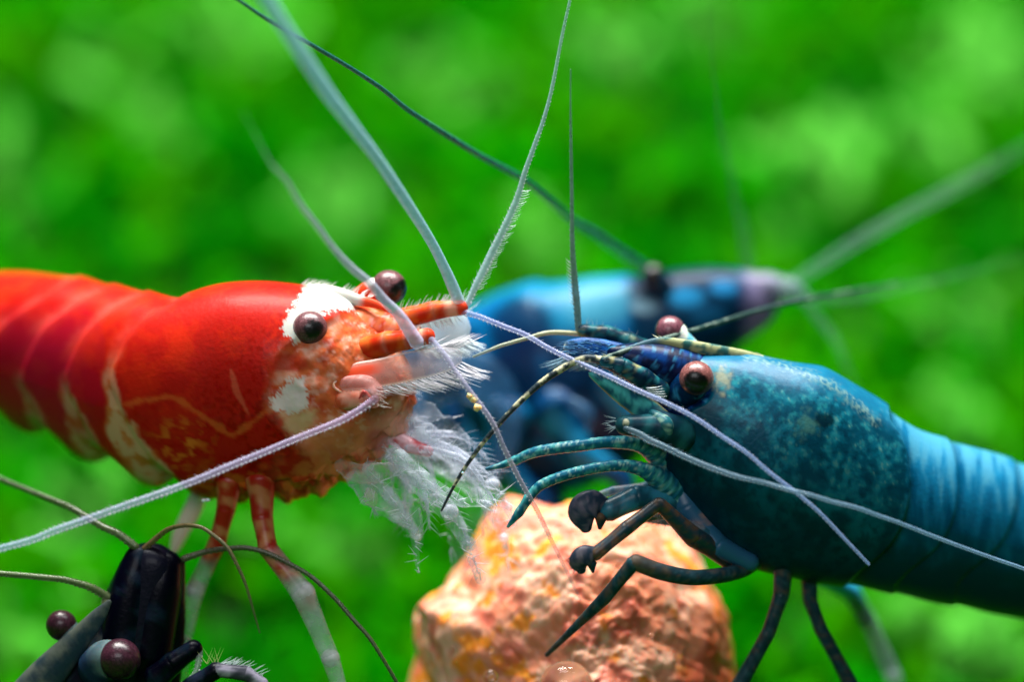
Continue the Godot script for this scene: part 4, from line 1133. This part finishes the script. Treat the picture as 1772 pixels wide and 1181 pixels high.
func black_shrimp() -> void:
	var t := thing("black_shrimp", "black shrimp at the lower edge seen from behind, head pointing up", "shrimp", at(60, 1430, 60))
	var z0 := 40.0
	var paint := func(q: Vector2, sa: float, w: Vector3) -> Color:
		var k := n_mid.get_noise_3dv(w * 420.0)
		var c := Color(0.004, 0.006, 0.012).lerp(Color(0.03, 0.05, 0.07), ss(-0.15, 0.35, k) * ss(1050.0, 1130.0, q.y + (200.0 - q.x) * 0.4))
		return c.lerp(Color(0.14, 0.14, 0.10), 0.6 * ss(0.15, 0.4, n_mid.get_noise_3dv(w * 420.0 + Vector3(20, 0, 0))) * ss(210.0, 150.0, q.x))
	var g := Geo.new()
	body(g, [[-160, 1540, z0 - 160, 90, 90], [-20, 1420, z0 - 110, 100, 110], [80, 1290, z0 - 70, 90, 112], [160, 1190, z0 - 40, 72, 96], [222, 1110, z0 - 16, 56, 72], [254, 1020, z0 - 4, 48, 62], [270, 966, z0 + 4, 40, 46], [276, 948, z0 + 6, 22, 24], [278, 942, z0 + 6, 3, 3]], 1.1, 140, 110, func(_q, _s, _u): return 0.0, paint)
	part(g, "body", M.dark_shell, t)
	# cream edged rostrum along the back
	g = Geo.new()
	tube(g, [[20, 1240, z0 + 20, 36], [84, 1166, z0 + 28, 31], [136, 1108, z0 + 38, 21], [170, 1068, z0 + 46, 14], [190, 1042, z0 + 52, 4]], func(u, w): return Color(0.018, 0.036, 0.052).lerp(Color(0.13, 0.14, 0.11), 0.75 * ss(-0.2, 0.8, n_mid.get_noise_3dv(w * 600.0) + 0.5 * ss(10.0, -20.0, flat(w).x - 100.0 + (flat(w).y - 1150.0) * 0.85))), 20, 0.0, 0.0, 4.0, 0.45)
	part(g, "rostrum", M.dark_shell, t)
	var ink := func(u, w): return Color(0.002, 0.003, 0.007).lerp(Color(0.008, 0.014, 0.028), ss(0.1, 0.5, n_mid.get_noise_3dv(w * 400.0)))
	g = Geo.new()
	tube(g, [[212, 1120, z0 + 8, 40], [222, 1050, z0 + 12, 38], [232, 1000, z0 + 14, 33], [242, 962, z0 + 16, 24]], ink, 20)
	var an := part(g, "antennule", M.dark_shell, t)
	g = Geo.new()
	tube(g, [[258, 1140, z0 + 2, 40], [270, 1060, z0 + 6, 40], [280, 1015, z0 + 10, 36], [290, 974, z0 + 12, 27]], ink, 20)
	var an2 := part(g, "antennule", M.dark_shell, t)
	g = Geo.new()
	blade(g, [[275, 1220, z0 - 10, 34], [285, 1110, z0 - 4, 36], [298, 1020, z0, 24], [312, 966, z0, 10]], Vector3(0.4, 0.3, 1), 12.0, func(u, e, w): return ink.call(u, w).lerp(Color(0.45, 0.35, 0.14), 0.8 * ss(0.9, 1.0, e) * ss(0.6, 0.8, u)))
	part(g, "antenna_scale", M.dark_shell, t)
	var maroon := Color(0.045, 0.014, 0.024)
	var cup := func(u, w): return Color(0.008, 0.02, 0.05).lerp(Color(0.10, 0.15, 0.155), ss(0.2, 0.9, u + 0.25 * n_mid.get_noise_3dv(w * 900.0)))
	eye(t, [[168, 1160, z0 + 40, 36], [184, 1142, z0 + 58, 34], [204, 1142, z0 + 70, 30]], [208, 1142, z0 + 76], 36.0, Vector3(1, 0.2, -0.4), maroon, cup, "near maroon eye on a pale stalk", 0.9)
	eye(t, [[142, 1118, z0 + 10, 16], [126, 1102, z0 + 12, 21], [116, 1092, z0 + 12, 23]], [107, 1083, z0 + 12], 27.0, Vector3(-1, 0.3, -0.4), maroon, cup, "far maroon eye", 0.9)
	var olive := Color(0.085, 0.11, 0.045)
	var olive2 := Color(0.05, 0.085, 0.03)
	whip(an, [[236, 948, z0 + 28, 11], [205, 926, z0 + 20, 9.5], [150, 896, z0 - 10, 8.5], [80, 860, z0 - 60, 7.5], [-60, 802, z0 - 160, 6]], 10.0, 0.14, olive, olive2, 0.97, 0.9)
	whip(an, [[250, 950, z0 + 28, 8], [272, 930, z0 + 36, 7], [308, 912, z0 + 60, 6], [350, 913, z0 + 84, 5.4], [392, 948, z0 + 96, 5], [425, 1010, z0 + 100, 4], [450, 1096, z0 + 100, 2.4]], 9.0, 0.14, Color(0.16, 0.10, 0.045), olive, 0.97, 0.5)
	whip(an2, [[318, 968, z0 + 16, 9], [350, 956, z0 + 20, 8], [400, 950, z0 + 30, 7], [460, 957, z0 + 42, 6.4], [540, 1000, z0 + 60, 6], [612, 1072, z0 + 80, 5.5], [660, 1136, z0 + 92, 5], [720, 1250, z0 + 100, 4]], 10.0, 0.16, Color(0.08, 0.075, 0.045), olive2, 0.97, 0.95)
	g = Geo.new()
	limb(g, [[190, 1062, z0 + 10, 17], [188, 1038, z0 + 20, 12]], func(_u, w): return Color(0.05, 0.07, 0.04).lerp(Color(0.3, 0.3, 0.2), ss(0, 0.3, n_mid.get_noise_3dv(w * 500.0))))
	var ant := part(g, "antenna", M.dark_shell, t)
	whip(ant, [[190, 1036, z0 + 24, 11], [160, 1017, z0 + 30, 9.5], [110, 1004, z0 + 36, 8.5], [50, 997, z0 + 40, 7.8], [-80, 985, z0 + 40, 7]], 8.0, 0.18, olive, Color(0.07, 0.11, 0.03), 0.97, 0.95)
	g = Geo.new()
	limb(g, [[270, 1175, z0 + 40, 24], [300, 1148, z0 + 52, 20], [338, 1122, z0 + 58, 16]], ink)
	ant = part(g, "antenna", M.dark_shell, t)
	whip(ant, [[346, 1128, z0 + 60, 9], [340, 1160, z0 + 70, 8], [300, 1200, z0 + 80, 7], [220, 1260, z0 + 90, 6]], 8.0, 0.14, Color(0.30, 0.36, 0.33), olive, 0.6, 0.5)
	# bristly forefoot reaching out to the right
	g = Geo.new()
	limb(g, [[250, 1290, z0 + 80, 20], [330, 1190, z0 + 96, 17], [376, 1160, z0 + 104, 15]], ink)
	limb(g, [[376, 1160, z0 + 106, 13], [425, 1166, z0 + 108, 14], [456, 1184, z0 + 106, 10]], func(u, w): return Color(0.05, 0.05, 0.07).lerp(Color(0.36, 0.32, 0.42), ss(-0.1, 0.3, n_mid.get_noise_3dv(w * 500.0) + 0.3 * u)))
	for k in 34:
		var u := rng.randf()
		g.hair(at(lerpf(380, 458, u), 1150 + 30 * u * u, z0 + 110), Vector3(rng.randf_range(0.0, 0.04), rng.randf_range(0.01, 0.035), rng.randf_range(-0.01, 0.02)), Vector3(0.01, 0, 0), 0.002, Color(0.7, 0.75, 0.8))
	for k in 9:
		g.hair(at(372 + rng.randf_range(-14, 12), 1150, z0 + 104), Vector3(rng.randf_range(-0.04, 0.07), rng.randf_range(0.03, 0.06), 0.0), Vector3.ZERO, 0.0017, Color(0.5, 0.55, 0.2))
	part(g, "foreleg", M.dark_shell, t)


# ---------------------------------------------------------------- food and small things

func food() -> void:
	var g := Geo.new()
	var c0 := at(1014, 1208, -215)
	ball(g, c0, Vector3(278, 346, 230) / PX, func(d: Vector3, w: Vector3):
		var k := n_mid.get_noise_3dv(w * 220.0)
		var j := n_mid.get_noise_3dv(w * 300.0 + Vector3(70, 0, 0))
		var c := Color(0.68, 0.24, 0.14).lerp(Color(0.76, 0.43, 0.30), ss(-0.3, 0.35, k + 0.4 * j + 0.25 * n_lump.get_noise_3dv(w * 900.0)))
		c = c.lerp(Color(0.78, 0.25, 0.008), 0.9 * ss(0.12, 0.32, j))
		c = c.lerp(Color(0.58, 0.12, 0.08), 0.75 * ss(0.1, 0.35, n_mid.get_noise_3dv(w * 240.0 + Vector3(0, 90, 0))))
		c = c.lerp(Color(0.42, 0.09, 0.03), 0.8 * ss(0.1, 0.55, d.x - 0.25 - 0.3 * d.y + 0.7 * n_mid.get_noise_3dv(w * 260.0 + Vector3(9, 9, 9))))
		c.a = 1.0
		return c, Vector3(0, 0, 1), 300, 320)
	for k in g.v.size():
		var w := g.v[k]
		var d := (w - c0).normalized()
		var rough := 0.45 + 0.65 * ss(-0.45, 0.5, n_lump.get_noise_3dv(w * 95.0 + Vector3(5, 5, 80)))
		var lump := 14.0 * absf(n_lump.get_noise_3dv(w * 130.0)) + rough * (16.0 * absf(n_lump.get_noise_3dv(w * 250.0 + Vector3(60, 0, 0))) + 7.0 * absf(n_lump.get_noise_3dv(w * 540.0))) + (0.3 + rough) * (4.0 * n_lump.get_noise_3dv(w * 900.0) + 2.2 * n_lump.get_noise_3dv(w * 2000.0)) + 17.0 * n_lump.get_noise_3dv(w * 100.0 + Vector3(0, 33, 0)) - 13.0
		var q := flat(w)
		lump += 42.0 * exp(-pow(q.distance_to(Vector2(785, 1120)) / 60.0, 2.0)) + 24.0 * exp(-pow(q.distance_to(Vector2(782, 1085)) / 24.0, 2.0)) + 34.0 * exp(-pow(q.distance_to(Vector2(740, 1230)) / 90.0, 2.0)) + 40.0 * exp(-pow(q.distance_to(Vector2(880, 905)) / 50.0, 2.0))
		var e := Vector3(absf(w.x - c0.x) * PX / 278.0, absf(w.y - c0.y) * PX / 346.0, absf(w.z - c0.z) * PX / 230.0)
		w = c0 + (w - c0) * pow(pow(e.x, 2.2) + pow(e.y, 2.2) + pow(e.z, 2.2), -1.0 / 2.2)      # squarer than an egg
		w += d * lump / PX
		w.y = maxf(w.y, (590.5 - 1432.0) / PX)
		g.v[k] = w
	# normals of the lumpy surface
	var nn := PackedVector3Array()
	nn.resize(g.v.size())
	for k in range(0, g.i.size(), 3):
		var f := (g.v[g.i[k + 2]] - g.v[g.i[k]]).cross(g.v[g.i[k + 1]] - g.v[g.i[k]])
		for e in 3:
			nn[g.i[k + e]] += f
	for k in nn.size():
		nn[k] = nn[k].normalized()
	g.n = nn
	single(g, "food_lump", M.food, "crumbly orange and pink lump of shrimp food between the shrimps", "food")

func small_things() -> void:
	var film := StandardMaterial3D.new()
	film.resource_name = "bubble_skin"
	film.refraction_enabled = true
	film.refraction_scale = 0.033
	film.albedo_color = Color(1, 1, 1, 0.0)
	film.roughness = 0.0
	film.metallic_specular = 0.9
	var white := func(_d, _w): return Color(1, 1, 1)
	for w in [[980, 1190, 60, 46, "large clear air bubble on the food at the bottom edge"], [849, 1172, 30, 13, "small bright bubble left of the large bubble on the food"], [785, 1127, -40, 6, "tiny bubble at the left edge of the food lump"], [849, 1125, 24, 6, "tiny bubble above the small bright bubble on the food"], [1126, 1102, 26, 6, "tiny bubble right of the blue foreleg tip on the food"]]:
		var g := Geo.new()
		ball(g, at(w[0], w[1], w[2]), Vector3.ONE * w[3] / PX, white)
		single(g, "bubble", film, w[4], "bubble", "air bubbles on the food")
	var crumbs := [[[820, 692, 172], [826, 706, 176], [814, 686, 172]], [[353, 867, 60], [360, 866, 60]], [[801, 819, 160]]]
	var says := ["yellow food crumb stuck to the red shrimp's drooping whip", "white speck drifting under the red shrimp's belly", "white speck clinging to the thin dark banded whip"]
	var tints := [Color(0.78, 0.58, 0.26), Color(0.8, 0.8, 0.85), Color(0.9, 0.9, 0.95)]
	for k in 3:
		var g := Geo.new()
		for e in crumbs[k]:
			var c := at(e[0], e[1], e[2])
			var s: float = [7.0, 4.5, 2.6][k]
			ball(g, c, Vector3(s, s * 0.7, s * 0.6) / PX, func(_d, _w): return tints[k], Vector3(0.3, 0.2, 1), 12, 14)
		for e in g.v.size():
			g.v[e] += Vector3(n_fine.get_noise_3dv(g.v[e] * 900.0), n_fine.get_noise_3dv(g.v[e] * 900.0 + Vector3(50, 0, 0)), 0.0) * 0.008 * (1.0 if k == 0 else 0.2)
		single(g, "crumb", M.food, says[k], "crumb", "")
